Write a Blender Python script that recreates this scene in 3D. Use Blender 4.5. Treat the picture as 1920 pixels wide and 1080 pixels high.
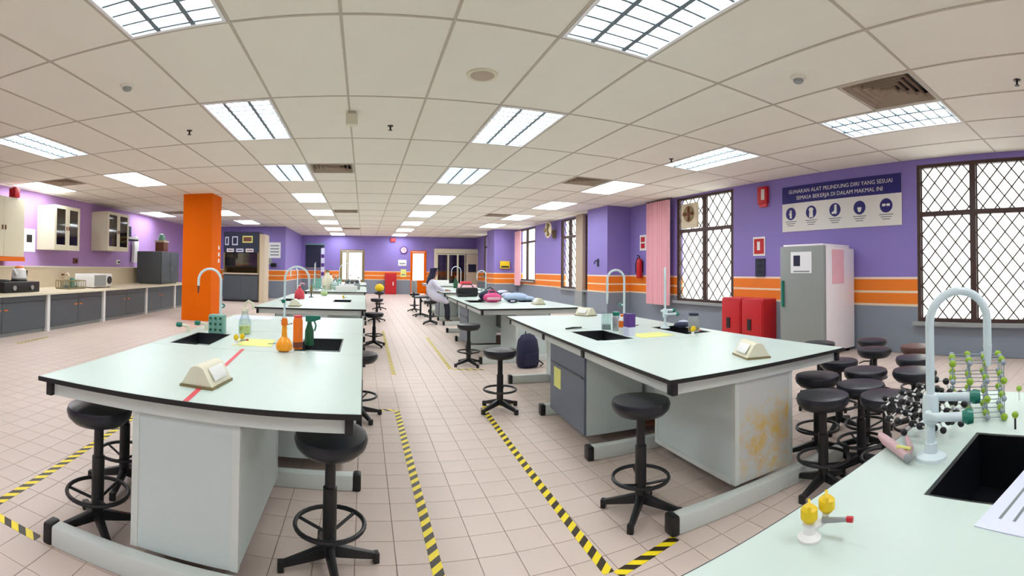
import bpy, bmesh, math, random
from mathutils import Vector, Matrix, Euler
random.seed(7)
for o in list(bpy.data.objects): bpy.data.objects.remove(o)
scene = bpy.context.scene
C = scene.collection
PI = math.pi

# ---------------------------------------------------------------- camera (120 degree cylindrical panorama)
EYE, CEIL = 1.419, 3.30
cd = bpy.data.cameras.new('camera'); cam = bpy.data.objects.new('camera', cd); C.objects.link(cam)
cd.type = 'PANO'; cd.panorama_type = 'CENTRAL_CYLINDRICAL'
F, CX, CY = 891.684, 682.54, 488.39
cd.central_cylindrical_range_u_min = -CX / F; cd.central_cylindrical_range_u_max = (1920 - CX) / F
cd.central_cylindrical_range_v_min = -(1080 - CY) / F; cd.central_cylindrical_range_v_max = CY / F
cd.central_cylindrical_radius = 1.0
PITCH, ROLL = 0.0175, 0.0141
M = Matrix.Rotation(-ROLL, 4, 'Y') @ Matrix.Rotation(PITCH, 4, 'X') @ Matrix.Rotation(PI / 2, 4, 'X')
cam.matrix_world = Matrix.Translation((0, 0, EYE)) @ M
cd.clip_start = 0.01; cd.clip_end = 200
scene.camera = cam

# ---------------------------------------------------------------- light from outside, exposure
world = bpy.data.worlds.new('overcast_sky'); scene.world = world; world.use_nodes = True
bg = world.node_tree.nodes['Background']
bg.inputs[0].default_value = (1.0, 0.97, 0.95, 1); bg.inputs[1].default_value = 3.0
LAMP = 9.5
vs = scene.view_settings
vs.view_transform = 'Standard'; vs.look = 'None'; vs.exposure = 0.5; vs.gamma = 1.0; vs.use_curve_mapping = False

# ---------------------------------------------------------------- materials
def lin(c):
    return tuple((v / 255 / 12.92 if v / 255 <= 0.04045 else ((v / 255 + 0.055) / 1.055) ** 2.4) for v in c) + (1,)
MATS = {}
def mat(name, rgb, rough=0.5, metal=0.0, var=0.06, scale=6.0, bump=0.0, spec=0.5, emit=0.0, coat=0.0):
    m = bpy.data.materials.new(name); m.use_nodes = True; MATS[name] = m
    nt = m.node_tree; b = nt.nodes['Principled BSDF']
    b.inputs['Roughness'].default_value = rough; b.inputs['Metallic'].default_value = metal
    b.inputs['Specular IOR Level'].default_value = spec; b.inputs['Coat Weight'].default_value = coat
    tc = nt.nodes.new('ShaderNodeTexCoord'); nz = nt.nodes.new('ShaderNodeTexNoise')
    nz.inputs['Scale'].default_value = scale; nz.inputs['Detail'].default_value = 4
    nt.links.new(tc.outputs['Object'], nz.inputs['Vector'])
    mx = nt.nodes.new('ShaderNodeMix'); mx.data_type = 'RGBA'
    c = lin(rgb)
    mx.inputs['A'].default_value = tuple(v * (1 - var) for v in c[:3]) + (1,)
    mx.inputs['B'].default_value = tuple(min(1, v * (1 + var)) for v in c[:3]) + (1,)
    nt.links.new(nz.outputs['Fac'], mx.inputs['Factor'])
    nt.links.new(mx.outputs['Result'], b.inputs['Base Color'])
    if bump:
        bp = nt.nodes.new('ShaderNodeBump'); bp.inputs['Strength'].default_value = bump; bp.inputs['Distance'].default_value = 0.01
        nt.links.new(nz.outputs['Fac'], bp.inputs['Height']); nt.links.new(bp.outputs['Normal'], b.inputs['Normal'])
    if emit:
        b.inputs['Emission Color'].default_value = c; b.inputs['Emission Strength'].default_value = emit
    return m
def glassy(name, rgb, mixf=0.12, rough=0.03):
    m = bpy.data.materials.new(name); m.use_nodes = True; MATS[name] = m
    nt = m.node_tree; nt.nodes.remove(nt.nodes['Principled BSDF'])
    t = nt.nodes.new('ShaderNodeBsdfTransparent'); t.inputs[0].default_value = lin(rgb)
    g = nt.nodes.new('ShaderNodeBsdfGlossy'); g.inputs['Roughness'].default_value = rough
    mx = nt.nodes.new('ShaderNodeMixShader'); mx.inputs[0].default_value = mixf
    nt.links.new(t.outputs[0], mx.inputs[1]); nt.links.new(g.outputs[0], mx.inputs[2])
    nt.links.new(mx.outputs[0], nt.nodes['Material Output'].inputs[0]); return m
mat('ceil_tile', (238, 234, 222), 0.9, var=0.03, scale=2.5)
mat('ceil_bar', (190, 181, 166), 0.6)
mat('void', (60, 58, 54), 0.9)
mat('tile', (210, 192, 180), 0.45, spec=0.35, var=0.08, scale=1.3)
mat('grout', (160, 142, 130), 0.8)
mat('top', (202, 219, 210), 0.35, var=0.03, scale=3)
mat('edge', (22, 24, 26), 0.4)
mat('rail', (212, 219, 213), 0.4, var=0.03)
mat('panel', (204, 216, 213), 0.45, var=0.05, scale=3)
mat('door_grey', (104, 113, 128), 0.45, var=0.05)
mat('slate', (80, 88, 94), 0.4, var=0.06)
mat('basin', (14, 15, 20), 0.35)
mat('black', (20, 21, 23), 0.4)
mat('vinyl', (30, 33, 40), 0.32, var=0.15, scale=20, bump=0.05)
mat('vinyl_brown', (96, 66, 58), 0.4, var=0.12)
mat('white', (236, 236, 232), 0.4, var=0.03)
mat('pipe', (216, 232, 234), 0.3, var=0.03)
mat('cream', (226, 222, 196), 0.45, var=0.03)
mat('beige', (214, 200, 172), 0.5, var=0.05)
mat('olive', (138, 122, 78), 0.5, var=0.05)
mat('orange', (232, 106, 0), 0.8, spec=0.15, var=0.05, scale=3)
mat('orange_plastic', (240, 120, 20), 0.35)
mat('orange_juice', (250, 160, 20), 0.3)
mat('yellow', (238, 204, 20), 0.4)
mat('paleyellow', (236, 238, 140), 0.6)
mat('red', (196, 22, 32), 0.4, var=0.08)
mat('pinkred', (222, 70, 84), 0.45)
mat('pink', (236, 80, 142), 0.5)
mat('curtain', (244, 190, 200), 0.8, var=0.04)
mat('frame', (70, 48, 42), 0.5, var=0.2, scale=30)
mat('navy', (24, 28, 62), 0.6)
mat('banner_blue', (30, 24, 110), 0.5)
mat('banner', (232, 230, 222), 0.5, var=0.02)
mat('ink', (120, 130, 130), 0.6)
mat('teal', (14, 118, 98), 0.35)
mat('mint', (122, 176, 160), 0.4)
mat('green', (24, 84, 52), 0.4)
mat('atom_green', (150, 186, 50), 0.3)
mat('atom_grey', (150, 162, 172), 0.3)
mat('atom_black', (20, 22, 26), 0.3)
mat('steel', (180, 184, 186), 0.3, 0.8)
mat('grey', (150, 156, 156), 0.5)
mat('fridge', (146, 152, 148), 0.4, var=0.03)
mat('fridge_side', (248, 242, 244), 0.45, var=0.03)
mat('pinkgrey', (206, 170, 172), 0.4)
mat('purple', (86, 48, 132), 0.45)
mat('paper', (240, 240, 242), 0.7, var=0.02)
mat('lilac_paper', (218, 222, 244), 0.7, var=0.02)
mat('blue_cloth', (186, 208, 236), 0.8)
mat('coat', (226, 226, 244), 0.8, var=0.03)
mat('trouser', (34, 36, 52), 0.8)
mat('skin', (176, 124, 98), 0.55, var=0.04)
mat('louvre', (92, 114, 124), 0.35)
mat('tray', (240, 242, 244), 0.4)
mat('brown', (120, 66, 44), 0.5)
mat('dark_blue', (32, 40, 66), 0.5)
mat('dark_inside', (58, 46, 30), 0.7)
mat('speaker', (188, 170, 150), 0.6)
mat('lamp', (245, 250, 255), 0.5, emit=LAMP, var=0.0)
glassy('glass', (244, 248, 246), 0.08)
glassy('clear', (226, 238, 236), 0.15, 0.05)
glassy('darkglass', (150, 140, 110), 0.14, 0.05)
glassy('amber', (250, 170, 60), 0.1, 0.1)

def bands(name):
    "painted wall: purple above, two orange stripes edged white, grey dado"
    m = bpy.data.materials.new(name); m.use_nodes = True; MATS[name] = m
    nt = m.node_tree; b = nt.nodes['Principled BSDF']; b.inputs['Roughness'].default_value = 0.55
    ge = nt.nodes.new('ShaderNodeNewGeometry'); sx = nt.nodes.new('ShaderNodeSeparateXYZ')
    nt.links.new(ge.outputs['Position'], sx.inputs[0])
    dv = nt.nodes.new('ShaderNodeMath'); dv.operation = 'DIVIDE'; dv.inputs[1].default_value = 3.4
    nt.links.new(sx.outputs['Z'], dv.inputs[0])
    r = nt.nodes.new('ShaderNodeValToRGB'); r.color_ramp.interpolation = 'CONSTANT'
    st = [(0, (134, 144, 156)), (.795, (238, 214, 186)), (.825, (238, 128, 26)), (1.02, (242, 220, 190)), (1.05, (238, 128, 26)), (1.26, (244, 222, 200)), (1.29, (140, 124, 196))]
    els = r.color_ramp.elements
    els[0].position = 0; els[0].color = lin(st[0][1]); els[1].position = st[1][0] / 3.4; els[1].color = lin(st[1][1])
    for z, c in st[2:]:
        e = els.new(z / 3.4); e.color = lin(c)
    nt.links.new(dv.outputs[0], r.inputs[0])
    nz = nt.nodes.new('ShaderNodeTexNoise'); nz.inputs['Scale'].default_value = 1.5; nz.inputs['Detail'].default_value = 5
    nt.links.new(ge.outputs['Position'], nz.inputs['Vector'])
    hs = nt.nodes.new('ShaderNodeHueSaturation')
    mr = nt.nodes.new('ShaderNodeMapRange'); mr.inputs[3].default_value = .94; mr.inputs[4].default_value = 1.06
    nt.links.new(nz.outputs['Fac'], mr.inputs[0]); nt.links.new(mr.outputs[0], hs.inputs['Value'])
    nt.links.new(r.outputs[0], hs.inputs['Color']); nt.links.new(hs.outputs[0], b.inputs['Base Color'])
bands('wallpaint')
mat('purple_wall', (184, 146, 206), 0.6, var=0.05, scale=1.5)

def hazard(name):
    m = bpy.data.materials.new(name); m.use_nodes = True; MATS[name] = m
    nt = m.node_tree; b = nt.nodes['Principled BSDF']; b.inputs['Roughness'].default_value = 0.4
    tc = nt.nodes.new('ShaderNodeTexCoord'); sx = nt.nodes.new('ShaderNodeSeparateXYZ')
    nt.links.new(tc.outputs['Object'], sx.inputs[0])
    ad = nt.nodes.new('ShaderNodeMath'); ad.operation = 'ADD'
    nt.links.new(sx.outputs['X'], ad.inputs[0]); nt.links.new(sx.outputs['Y'], ad.inputs[1])
    ml = nt.nodes.new('ShaderNodeMath'); ml.operation = 'MULTIPLY'; ml.inputs[1].default_value = 1 / 0.105
    nt.links.new(ad.outputs[0], ml.inputs[0])
    fr = nt.nodes.new('ShaderNodeMath'); fr.operation = 'FRACT'; nt.links.new(ml.outputs[0], fr.inputs[0])
    gt = nt.nodes.new('ShaderNodeMath'); gt.operation = 'GREATER_THAN'; gt.inputs[1].default_value = 0.5
    nt.links.new(fr.outputs[0], gt.inputs[0])
    mx = nt.nodes.new('ShaderNodeMix'); mx.data_type = 'RGBA'
    mx.inputs['A'].default_value = lin((248, 222, 24)); mx.inputs['B'].default_value = lin((52, 40, 22))
    nt.links.new(gt.outputs[0], mx.inputs['Factor']); nt.links.new(mx.outputs['Result'], b.inputs['Base Color'])
hazard('hazard')

def stained(name):
    "light laminate with rusty yellow stains low down on one side"
    m = mat(name, (206, 210, 206), 0.45, var=0.05, scale=3)
    nt = m.node_tree; b = nt.nodes['Principled BSDF']
    old = b.inputs['Base Color'].links[0].from_socket
    tc = nt.nodes.new('ShaderNodeTexCoord'); nz = nt.nodes.new('ShaderNodeTexNoise')
    nz.inputs['Scale'].default_value = 9; nz.inputs['Detail'].default_value = 8; nz.inputs['Roughness'].default_value = .7
    nt.links.new(tc.outputs['Object'], nz.inputs['Vector'])
    gr = nt.nodes.new('ShaderNodeTexGradient'); gr.gradient_type = 'SPHERICAL'
    mp = nt.nodes.new('ShaderNodeMapping'); mp.inputs['Location'].default_value = (-2.2, 0, -1.0); mp.inputs['Scale'].default_value = (2.6, 2.6, 3.0)
    nt.links.new(tc.outputs['Object'], mp.inputs[0]); nt.links.new(mp.outputs[0], gr.inputs[0])
    ad = nt.nodes.new('ShaderNodeMath'); ad.operation = 'MULTIPLY'
    mr = nt.nodes.new('ShaderNodeMapRange'); mr.inputs[1].default_value = .42; mr.inputs[2].default_value = .62
    nt.links.new(nz.outputs['Fac'], mr.inputs[0])
    m2 = nt.nodes.new('ShaderNodeMapRange'); m2.inputs[1].default_value = .0; m2.inputs[2].default_value = .35
    nt.links.new(gr.outputs['Fac'], m2.inputs[0])
    nt.links.new(mr.outputs[0], ad.inputs[0]); nt.links.new(m2.outputs[0], ad.inputs[1])
    mx = nt.nodes.new('ShaderNodeMix'); mx.data_type = 'RGBA'; mx.inputs['B'].default_value = lin((222, 190, 110))
    nt.links.new(old, mx.inputs['A']); nt.links.new(ad.outputs[0], mx.inputs['Factor'])
    nt.links.new(mx.outputs['Result'], b.inputs['Base Color'])
stained('stained')

# ---------------------------------------------------------------- mesh helpers
class MB:
    def __init__(s): s.v = []; s.f = []
    def box(s, x0, x1, y0, y1, z0, z1):
        n = len(s.v)
        s.v += [(x0, y0, z0), (x1, y0, z0), (x1, y1, z0), (x0, y1, z0), (x0, y0, z1), (x1, y0, z1), (x1, y1, z1), (x0, y1, z1)]
        s.f += [tuple(n + i for i in q) for q in ((3, 2, 1, 0), (4, 5, 6, 7), (0, 1, 5, 4), (1, 2, 6, 5), (2, 3, 7, 6), (3, 0, 4, 7))]
        return s
    def cbox(s, c, d): return s.box(c[0] - d[0] / 2, c[0] + d[0] / 2, c[1] - d[1] / 2, c[1] + d[1] / 2, c[2] - d[2] / 2, c[2] + d[2] / 2)
    def hexa(s, pts):      # 8 points, bottom ring then top ring
        n = len(s.v); s.v += [tuple(p) for p in pts]
        s.f += [tuple(n + i for i in q) for q in ((3, 2, 1, 0), (4, 5, 6, 7), (0, 1, 5, 4), (1, 2, 6, 5), (2, 3, 7, 6), (3, 0, 4, 7))]
        return s
    def tube(s, pts, r, n=10, cap=True):
        pts = [Vector(p) for p in pts]; rs = r if isinstance(r, (list, tuple)) else [r] * len(pts)
        base = len(s.v); up = None
        for i, p in enumerate(pts):
            d = (pts[min(i + 1, len(pts) - 1)] - pts[max(i - 1, 0)]).normalized()
            if up is None:
                up = d.orthogonal().normalized()
            up = (up - d * up.dot(d)).normalized(); w = d.cross(up)
            for k in range(n):
                a = 2 * PI * k / n; s.v.append(tuple(p + (up * math.cos(a) + w * math.sin(a)) * rs[i]))
        for i in range(len(pts) - 1):
            for k in range(n):
                a = base + i * n + k; b = base + i * n + (k + 1) % n
                s.f.append((a, b, b + n, a + n))
        if cap:
            s.f.append(tuple(base + k for k in range(n))[::-1]); e = base + (len(pts) - 1) * n
            s.f.append(tuple(e + k for k in range(n)))
        return s
    def lathe(s, prof, c=(0, 0, 0), n=20, axis='Z'):
        base = len(s.v)
        for r, z in prof:
            for k in range(n):
                a = 2 * PI * k / n; x, y = r * math.cos(a), r * math.sin(a)
                p = (x, y, z) if axis == 'Z' else ((z, x, y) if axis == 'X' else (y, z, x))
                s.v.append((c[0] + p[0], c[1] + p[1], c[2] + p[2]))
        for i in range(len(prof) - 1):
            for k in range(n):
                a = base + i * n + k; b = base + i * n + (k + 1) % n
                s.f.append((a, b, b + n, a + n))
        s.f.append(tuple(base + k for k in range(n))[::-1]); e = base + (len(prof) - 1) * n
        s.f.append(tuple(e + k for k in range(n))); return s
    def sphere(s, c, r, n=12, m=8, sc=(1, 1, 1)):
        base = len(s.v); s.v.append((c[0], c[1], c[2] - r * sc[2]))
        for i in range(1, m):
            t = -PI / 2 + PI * i / m
            for k in range(n):
                a = 2 * PI * k / n
                s.v.append((c[0] + r * sc[0] * math.cos(t) * math.cos(a), c[1] + r * sc[1] * math.cos(t) * math.sin(a), c[2] + r * sc[2] * math.sin(t)))
        s.v.append((c[0], c[1], c[2] + r * sc[2])); top = len(s.v) - 1
        for k in range(n):
            s.f.append((base, base + 1 + (k + 1) % n, base + 1 + k))
            l = base + 1 + (m - 2) * n; s.f.append((top, l + k, l + (k + 1) % n))
        for i in range(m - 2):
            for k in range(n):
                a = base + 1 + i * n + k; b = base + 1 + i * n + (k + 1) % n
                s.f.append((a, b, b + n, a + n))
        return s
    def torus(s, c, R, r, n=28, m=8):
        base = len(s.v)
        for i in range(n):
            a = 2 * PI * i / n
            for k in range(m):
                b = 2 * PI * k / m; q = R + r * math.cos(b)
                s.v.append((c[0] + q * math.cos(a), c[1] + q * math.sin(a), c[2] + r * math.sin(b)))
        for i in range(n):
            for k in range(m):
                a = base + i * m + k; b = base + i * m + (k + 1) % m; c2 = base + ((i + 1) % n) * m + k; d = base + ((i + 1) % n) * m + (k + 1) % m
                s.f.append((a, c2, d, b))
        return s
    def flat(s): s.v = [(x, y, max(z, 0)) for x, y, z in s.v]; return s
    def prism(s, poly, axis, a0, a1):   # polygon in the two other axes, extruded along axis
        n = len(poly); base = len(s.v)
        for t in (a0, a1):
            for u, w in poly:
                s.v.append({'X': (t, u, w), 'Y': (u, t, w), 'Z': (u, w, t)}[axis])
        s.f.append(tuple(base + k for k in range(n))[::-1]); s.f.append(tuple(base + n + k for k in range(n)))
        for k in range(n):
            s.f.append((base + k, base + (k + 1) % n, base + n + (k + 1) % n, base + n + k))
        return s
    def mesh(s, name, material, bevel=0, smooth=True):
        me = bpy.data.meshes.new(name); me.from_pydata(s.v, [], s.f)
        bm = bmesh.new(); bm.from_mesh(me); bmesh.ops.recalc_face_normals(bm, faces=bm.faces)
        if bevel:
            es = [e for e in bm.edges if len(e.link_faces) == 2 and e.calc_face_angle(0) > .7]
            bmesh.ops.bevel(bm, geom=es, offset=bevel, segments=2, profile=.6, affect='EDGES', clamp_overlap=True)
        bm.to_mesh(me); bm.free()
        if smooth:
            me.polygons.foreach_set('use_smooth', [True] * len(me.polygons)); me.set_sharp_from_angle(angle=.65)
        me.materials.append(MATS[material]); return me
    def build(s, name, material, parent=None, bevel=0, smooth=True, label=None):
        o = bpy.data.objects.new(name, s.mesh(name, material, bevel, smooth)); C.objects.link(o)
        if parent: o.parent = parent
        if label: o['label'] = label
        return o
def B(*a): return MB().box(*a)
def tag(o, label, cat, group=None, kind=None):
    o['label'] = label; o['category'] = cat
    if group: o['group'] = group
    if kind: o['kind'] = kind
    return o
def thing(name, loc, label, cat, rz=0, group=None, kind=None):
    o = bpy.data.objects.new(name, None); C.objects.link(o); o.location = loc; o.rotation_euler = (0, 0, rz)
    o.empty_display_size = .1
    return tag(o, label, cat, group, kind)
def put(name, mesh, parent=None, loc=(0, 0, 0), rot=None, scale=None):
    o = bpy.data.objects.new(name, mesh); C.objects.link(o); o.parent = parent; o.location = loc
    if rot: o.rotation_euler = rot
    if scale: o.scale = scale
    return o
def struct(o): o['kind'] = 'structure'; return o
def copy_tree(o, parent=None):
    c = o.copy(); C.objects.link(c); c.parent = parent
    for ch in list(o.children): copy_tree(ch, c)
    return c
def text_mesh(body, size, material, depth=.001):
    cu = bpy.data.curves.new('lettering', 'FONT'); cu.body = body; cu.size = size; cu.extrude = depth; cu.align_x = 'CENTER'; cu.align_y = 'CENTER'
    cu.resolution_u = 2
    o = bpy.data.objects.new('lettering', cu); C.objects.link(o)
    me = bpy.data.meshes.new_from_object(o.evaluated_get(bpy.context.evaluated_depsgraph_get()))
    bpy.data.objects.remove(o); me.materials.clear(); me.materials.append(MATS[material]); return me
ORD = ['first', 'second', 'third', 'fourth', 'fifth', 'sixth', 'seventh', 'eighth', 'ninth']
# ================================================================ ROOM SHELL
XR, XL, YB, YF = 7.42, -8.1, 27.2, -9.0
# bench footprints: origin x, y, rotation, width, length
BENCHES = dict(L1=(-1.56, 1.93, 0, 1.56, 3.73), L2=(-1.62, 6.9, 0, 1.66, 3.75), L3=(-1.52, 12.0, 0, 1.6, 3.7), L4=(-1.5, 17.0, 0, 1.6, 3.7),
               R1=(1.545, 2.06, -.07, 1.56, 3.8), R2=(1.74, 7.0, -.035, 1.72, 3.75), R3=(2.02, 12.0, -.03, 1.65, 3.7), R4=(2.4, 17.0, -.03, 1.65, 3.7))
def pxl(X, Y, Z):
    d = math.hypot(X, Y); return CX + F * math.atan2(X, Y), CY + F * PITCH - F * (Z - EYE) / d
floor = struct(B(XL - .2, XR + .2, YF - .2, YB + .2, -.12, -.006).build('floor', 'grout'))
floor['label'] = 'beige square tiled floor of the laboratory'
P_ = .2; g = .004
tile_me = B(-P_ / 2 + g / 2, P_ / 2 - g / 2, -P_ / 2 + g / 2, P_ / 2 - g / 2, -.006, 0).mesh('floor_tile', 'tile', bevel=0)
cells = []
for i in range(-44, 36):
    for j in range(-61, 122):
        x, y = .575 + P_ * (i + .5), 3.1 + P_ * (j + .5)
        if not (XL + .1 < x < XR - .1 and YF + .1 < y < YB - .1): continue
        u, v = pxl(x, y, 0); hid = False
        t = (EYE - .83) / EYE
        for (ox, oy, r, w, l) in list(BENCHES.values()) + [(.34, -.9, 0, 1.9, 1.63)]:
            a, b = x * t - ox, y * t - oy
            a, b = a * math.cos(-r) - b * math.sin(-r), a * math.sin(-r) + b * math.cos(-r)
            if -.02 < a < w + .02 and -.02 < b < l: hid = True
        ok = 5 < u < 1915 and v < 1085 and not hid and y > .3 and (v < 1060 or u < 1300)
        cells.append((0 if ok else 1, x * x + y * y, x, y))
cells.sort()
for k, (h, d, x, y) in enumerate(cells[:300]): put('floor_tile', tile_me, floor, (x, y, 0))
rest = MB()
for h, d, x, y in cells[300:]:
    n = len(rest.v); a = P_ / 2 - g / 2
    rest.v += [(x - a, y - a, 0), (x + a, y - a, 0), (x + a, y + a, 0), (x - a, y + a, 0), (x - a, y - a, -.006), (x + a, y - a, -.006), (x + a, y + a, -.006), (x - a, y + a, -.006)]
    rest.f += [(n, n + 1, n + 2, n + 3), (n + 4, n + 5, n + 1, n), (n + 5, n + 6, n + 2, n + 1), (n + 6, n + 7, n + 3, n + 2), (n + 7, n + 4, n, n + 3)]
ft = rest.build('floor_tiling', 'tile', floor, smooth=False); ft['kind'] = 'stuff'

def wall_x(name, x0, x1, y0, y1, holes, m):      # wall in a plane of constant X; holes (y0, y1, z0, z1)
    mb = MB(); y = y0
    for a, b, c, d in sorted(holes):
        mb.box(x0, x1, y, a, 0, CEIL + .15)
        if c > 0: mb.box(x0, x1, a, b, 0, c)
        mb.box(x0, x1, a, b, d, CEIL + .15); y = b
    mb.box(x0, x1, y, y1, 0, CEIL + .15)
    return struct(mb.build(name, m, smooth=False))
def wall_y(name, y0, y1, x0, x1, holes, m):
    mb = MB(); x = x0
    for a, b, c, d in sorted(holes):
        mb.box(x, a, y0, y1, 0, CEIL + .15)
        if c > 0: mb.box(a, b, y0, y1, 0, c)
        mb.box(a, b, y0, y1, d, CEIL + .15); x = b
    mb.box(x, x1, y0, y1, 0, CEIL + .15)
    return struct(mb.build(name, m, smooth=False))
W7 = (-4.2, -2.2, .55, 3.2); W1 = (1.2, 3.2, .55, 3.2); W2 = (7.55, 9.6, .68, 3.26)
W3 = (14.47, 15.93, .8, 3.26); W4 = (13.55, 13.93, .8, 3.26); W5 = (18.6, 20.75, .98, 3.26); W6 = (23.7, 25.2, 1.1, 3.26)
wall_x('wall_right', XR, XR + .2, YF, 11.9, [W7, W1, W2], 'wallpaint')
wall_x('wall_right', 7.0, 7.2, 13.1, 21.0, [W3, W4, W5], 'wallpaint')
wall_x('wall_right', 6.5, 6.7, 22.2, YB, [W6], 'wallpaint')
wall_x('wall_left', XL - .2, XL, YF, 21.7, [], 'purple_wall')
wall_y('wall_alcove', 21.5, 21.7, XL, -3.6, [], 'wallpaint')
wall_x('wall_alcove', -3.8, -3.6, 21.7, YB, [], 'wallpaint')
wall_y('wall_back', YB, YB + .2, -3.8, 6.7, [(-1.38, .02, 0, 2.5), (2.66, 3.58, 0, 2.5)], 'wallpaint')
wall_y('wall_front', YF - .2, YF, XL, XR, [], 'wallpaint')
p = struct(B(6.65, XR + .2, 11.85, 13.1, 0, CEIL + .15).build('wall_pillar', 'wallpaint')); p['label'] = 'purple pillar between the windows with orange stripes'
p = struct(B(5.86, 7.2, 20.9, 22.2, 0, CEIL + .15).build('wall_pillar', 'wallpaint')); p['label'] = 'far purple pillar on the window side'
p = struct(B(-4.66, -3.86, 11.6, 12.4, 0, CEIL + .02).build('wall_pillar', 'orange')); p['label'] = 'free standing bright orange pillar'
for i, z in enumerate((1.92, 1.74, 1.57)):
    B(-3.86, -3.857, 12.16, 12.28, z - .05, z + .05).build('notice', 'paper', p)

# ---------------------------------------------------------------- ceiling: slab, lay-in tiles, bars, lights, vents
ceiling = struct(B(XL - .2, XR + .2, YF - .2, YB + .2, CEIL + .15, CEIL + .25).build('ceiling', 'void'))
ceiling['label'] = 'suspended ceiling of large beige panels'
DX, DY, GX, GY = .8501, 1.6706, -.1982, 3.4759
def gx(k): return GX + k * DX
def gy(j): return GY + j * DY
LIGHTS = {}
ROWS = [(-2, [-1, 1, 3, 5, 7, 9, 11, 13, -3, -5, -7], 'row left of the aisle'), (2, [-1, 1, 3, 5, 7, 9, 11, 13, -3, -5, -7], 'row right of the aisle'),
        (6, [-1, 1, 3, 5, 7, 9, -3, -5, -7], 'row along the windows'), (-6, [1, 3, 7, 9, -1, -3, -5, -7], 'row before the orange pillar'), (-9, [3, 7], 'row over the wall counter')]
for k, js, _ in ROWS:
    for j in js: LIGHTS[(k, j)] = 1
VENTS = [(5, -1), (5, 3), (5, 7), (-1, 3), (-1, 7), (-1, 11), (-8, 3), (-8, 7)]
tile_c = B(-.5, .5, -.5, .5, 0, .018).mesh('ceiling_tile', 'ceil_tile')
ke = [XL] + [gx(k) for k in range(-9, 9)] + [XR]
je = [YF] + [gy(j) for j in range(-8, 15) if YF < gy(j) < YB] + [YB]
J0 = [q for q in range(-8, 15) if YF < gy(q) < YB][0] - 1; unseen = MB()
for a in range(len(ke) - 1):
    k = -10 + a
    for b in range(len(je) - 1):
        j = J0 + b
        x0, x1, y0, y1 = ke[a], ke[a + 1], je[b], je[b + 1]
        if (k, j) in LIGHTS: continue
        if (k, j) in VENTS: y0 = (y0 + y1) / 2
        if x1 - x0 < .08: continue
        if y1 < .6: unseen.box(x0 + .007, x1 - .007, y0 + .007, y1 - .007, CEIL, CEIL + .018); continue
        put('ceiling_tile', tile_c, ceiling, ((x0 + x1) / 2, (y0 + y1) / 2, CEIL), scale=(x1 - x0 - .014, y1 - y0 - .014, 1))
ct = unseen.build('ceiling_tiling', 'ceil_tile', ceiling, smooth=False); ct['kind'] = 'stuff'
for x in ke[1:-1]: B(x - .012, x + .012, YF, YB, CEIL - .006, CEIL + .03).build('ceiling_bar', 'ceil_bar', ceiling)
for y in je[1:-1]: B(XL, XR, y - .012, y + .012, CEIL - .005, CEIL + .028).build('ceiling_bar', 'ceil_bar', ceiling)
# light fitting meshes, shared
hx, hy = DX / 2 - .015, DY / 2 - .015
tr = MB(); tr.box(-hx, hx, -hy, hy, .085, .09)
for a, b, c, d in ((-hx, -hx + .03, -hy, hy), (hx - .03, hx, -hy, hy), (-hx + .03, hx - .03, -hy, -hy + .03), (-hx + .03, hx - .03, hy - .03, hy)): tr.box(a, b, c, d, -.008, .085)
tr_me = tr.mesh('tray', 'tray')
lp_me = B(-hx + .035, hx - .035, -hy + .035, hy - .035, .07, .08).mesh('lamp_panel', 'lamp')
rib_me = MB().prism([(-.004, .04), (.004, .04), (.02, -.004), (-.02, -.004)], 'Y', -hy + .03, hy - .03).mesh('louvre_rib', 'louvre')
bl_me = MB().prism([(-.003, .03), (.003, .03), (.011, 0), (-.011, 0)], 'X', -hx + .03, hx - .03).mesh('louvre_blade', 'louvre')
for k, js, row in ROWS:
    for i, j in enumerate(js):
        lab = ('%s ceiling light from the camera in the %s' % (ORD[i], row)) if j >= -1 else '%s added unseen ceiling light behind the camera in the %s' % (ORD[(-j - 3) // 2], row)  # fittings behind the camera are added out of view to brighten front surfaces
        if (k, j) == (-6, -1): lab = 'added unseen ceiling light beside the camera beyond the left edge of the view'  # extra fitting outside the frame, added as fill light
        t = thing('ceiling_light', (gx(k + .5), gy(j + .5), CEIL), lab, 'ceiling light', group='louvred ceiling lights')
        put('tray', tr_me, t); put('lamp_panel', lp_me, t)
        if math.hypot(gx(k + .5), gy(j)) < 9:
            for q in (-1, 1): put('louvre_rib', rib_me, t, (q * hx * .36, 0, 0))
            for q in range(11): put('louvre_blade', bl_me, t, (0, -hy + .06 + (2 * hy - .12) * q / 10, 0))
# air diffusers
def ring(mb, r, ry, z0, z1, w):
    for s in (-1, 1):
        mb.hexa([(s * r, -ry, z0), (s * (r - w), -ry + w, z1), (s * (r - w), ry - w, z1), (s * r, ry, z0), (s * r, -ry, z0 + .006), (s * (r - w), -ry + w, z1 + .006), (s * (r - w), ry - w, z1 + .006), (s * r, ry, z0 + .006)])
        mb.hexa([(-r, s * ry, z0), (r, s * ry, z0), (r - w, s * (ry - w), z1), (-r + w, s * (ry - w), z1), (-r, s * ry, z0 + .006), (r, s * ry, z0 + .006), (r - w, s * (ry - w), z1 + .006), (-r + w, s * (ry - w), z1 + .006)])
fr = MB(); A_, Bq = DX / 2 - .016, DY / 4 - .012
for a, b, c, d in ((-A_, -A_ + .03, -Bq, Bq), (A_ - .03, A_, -Bq, Bq), (-A_ + .03, A_ - .03, -Bq, -Bq + .03), (-A_ + .03, A_ - .03, Bq - .03, Bq)): fr.box(a, b, c, d, -.006, .012)
fr_me = fr.mesh('vent_frame', 'ceil_bar')
bk_me = B(-A_, A_, -Bq, Bq, .1, .11).mesh('duct', 'black')
sl_me = []
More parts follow.
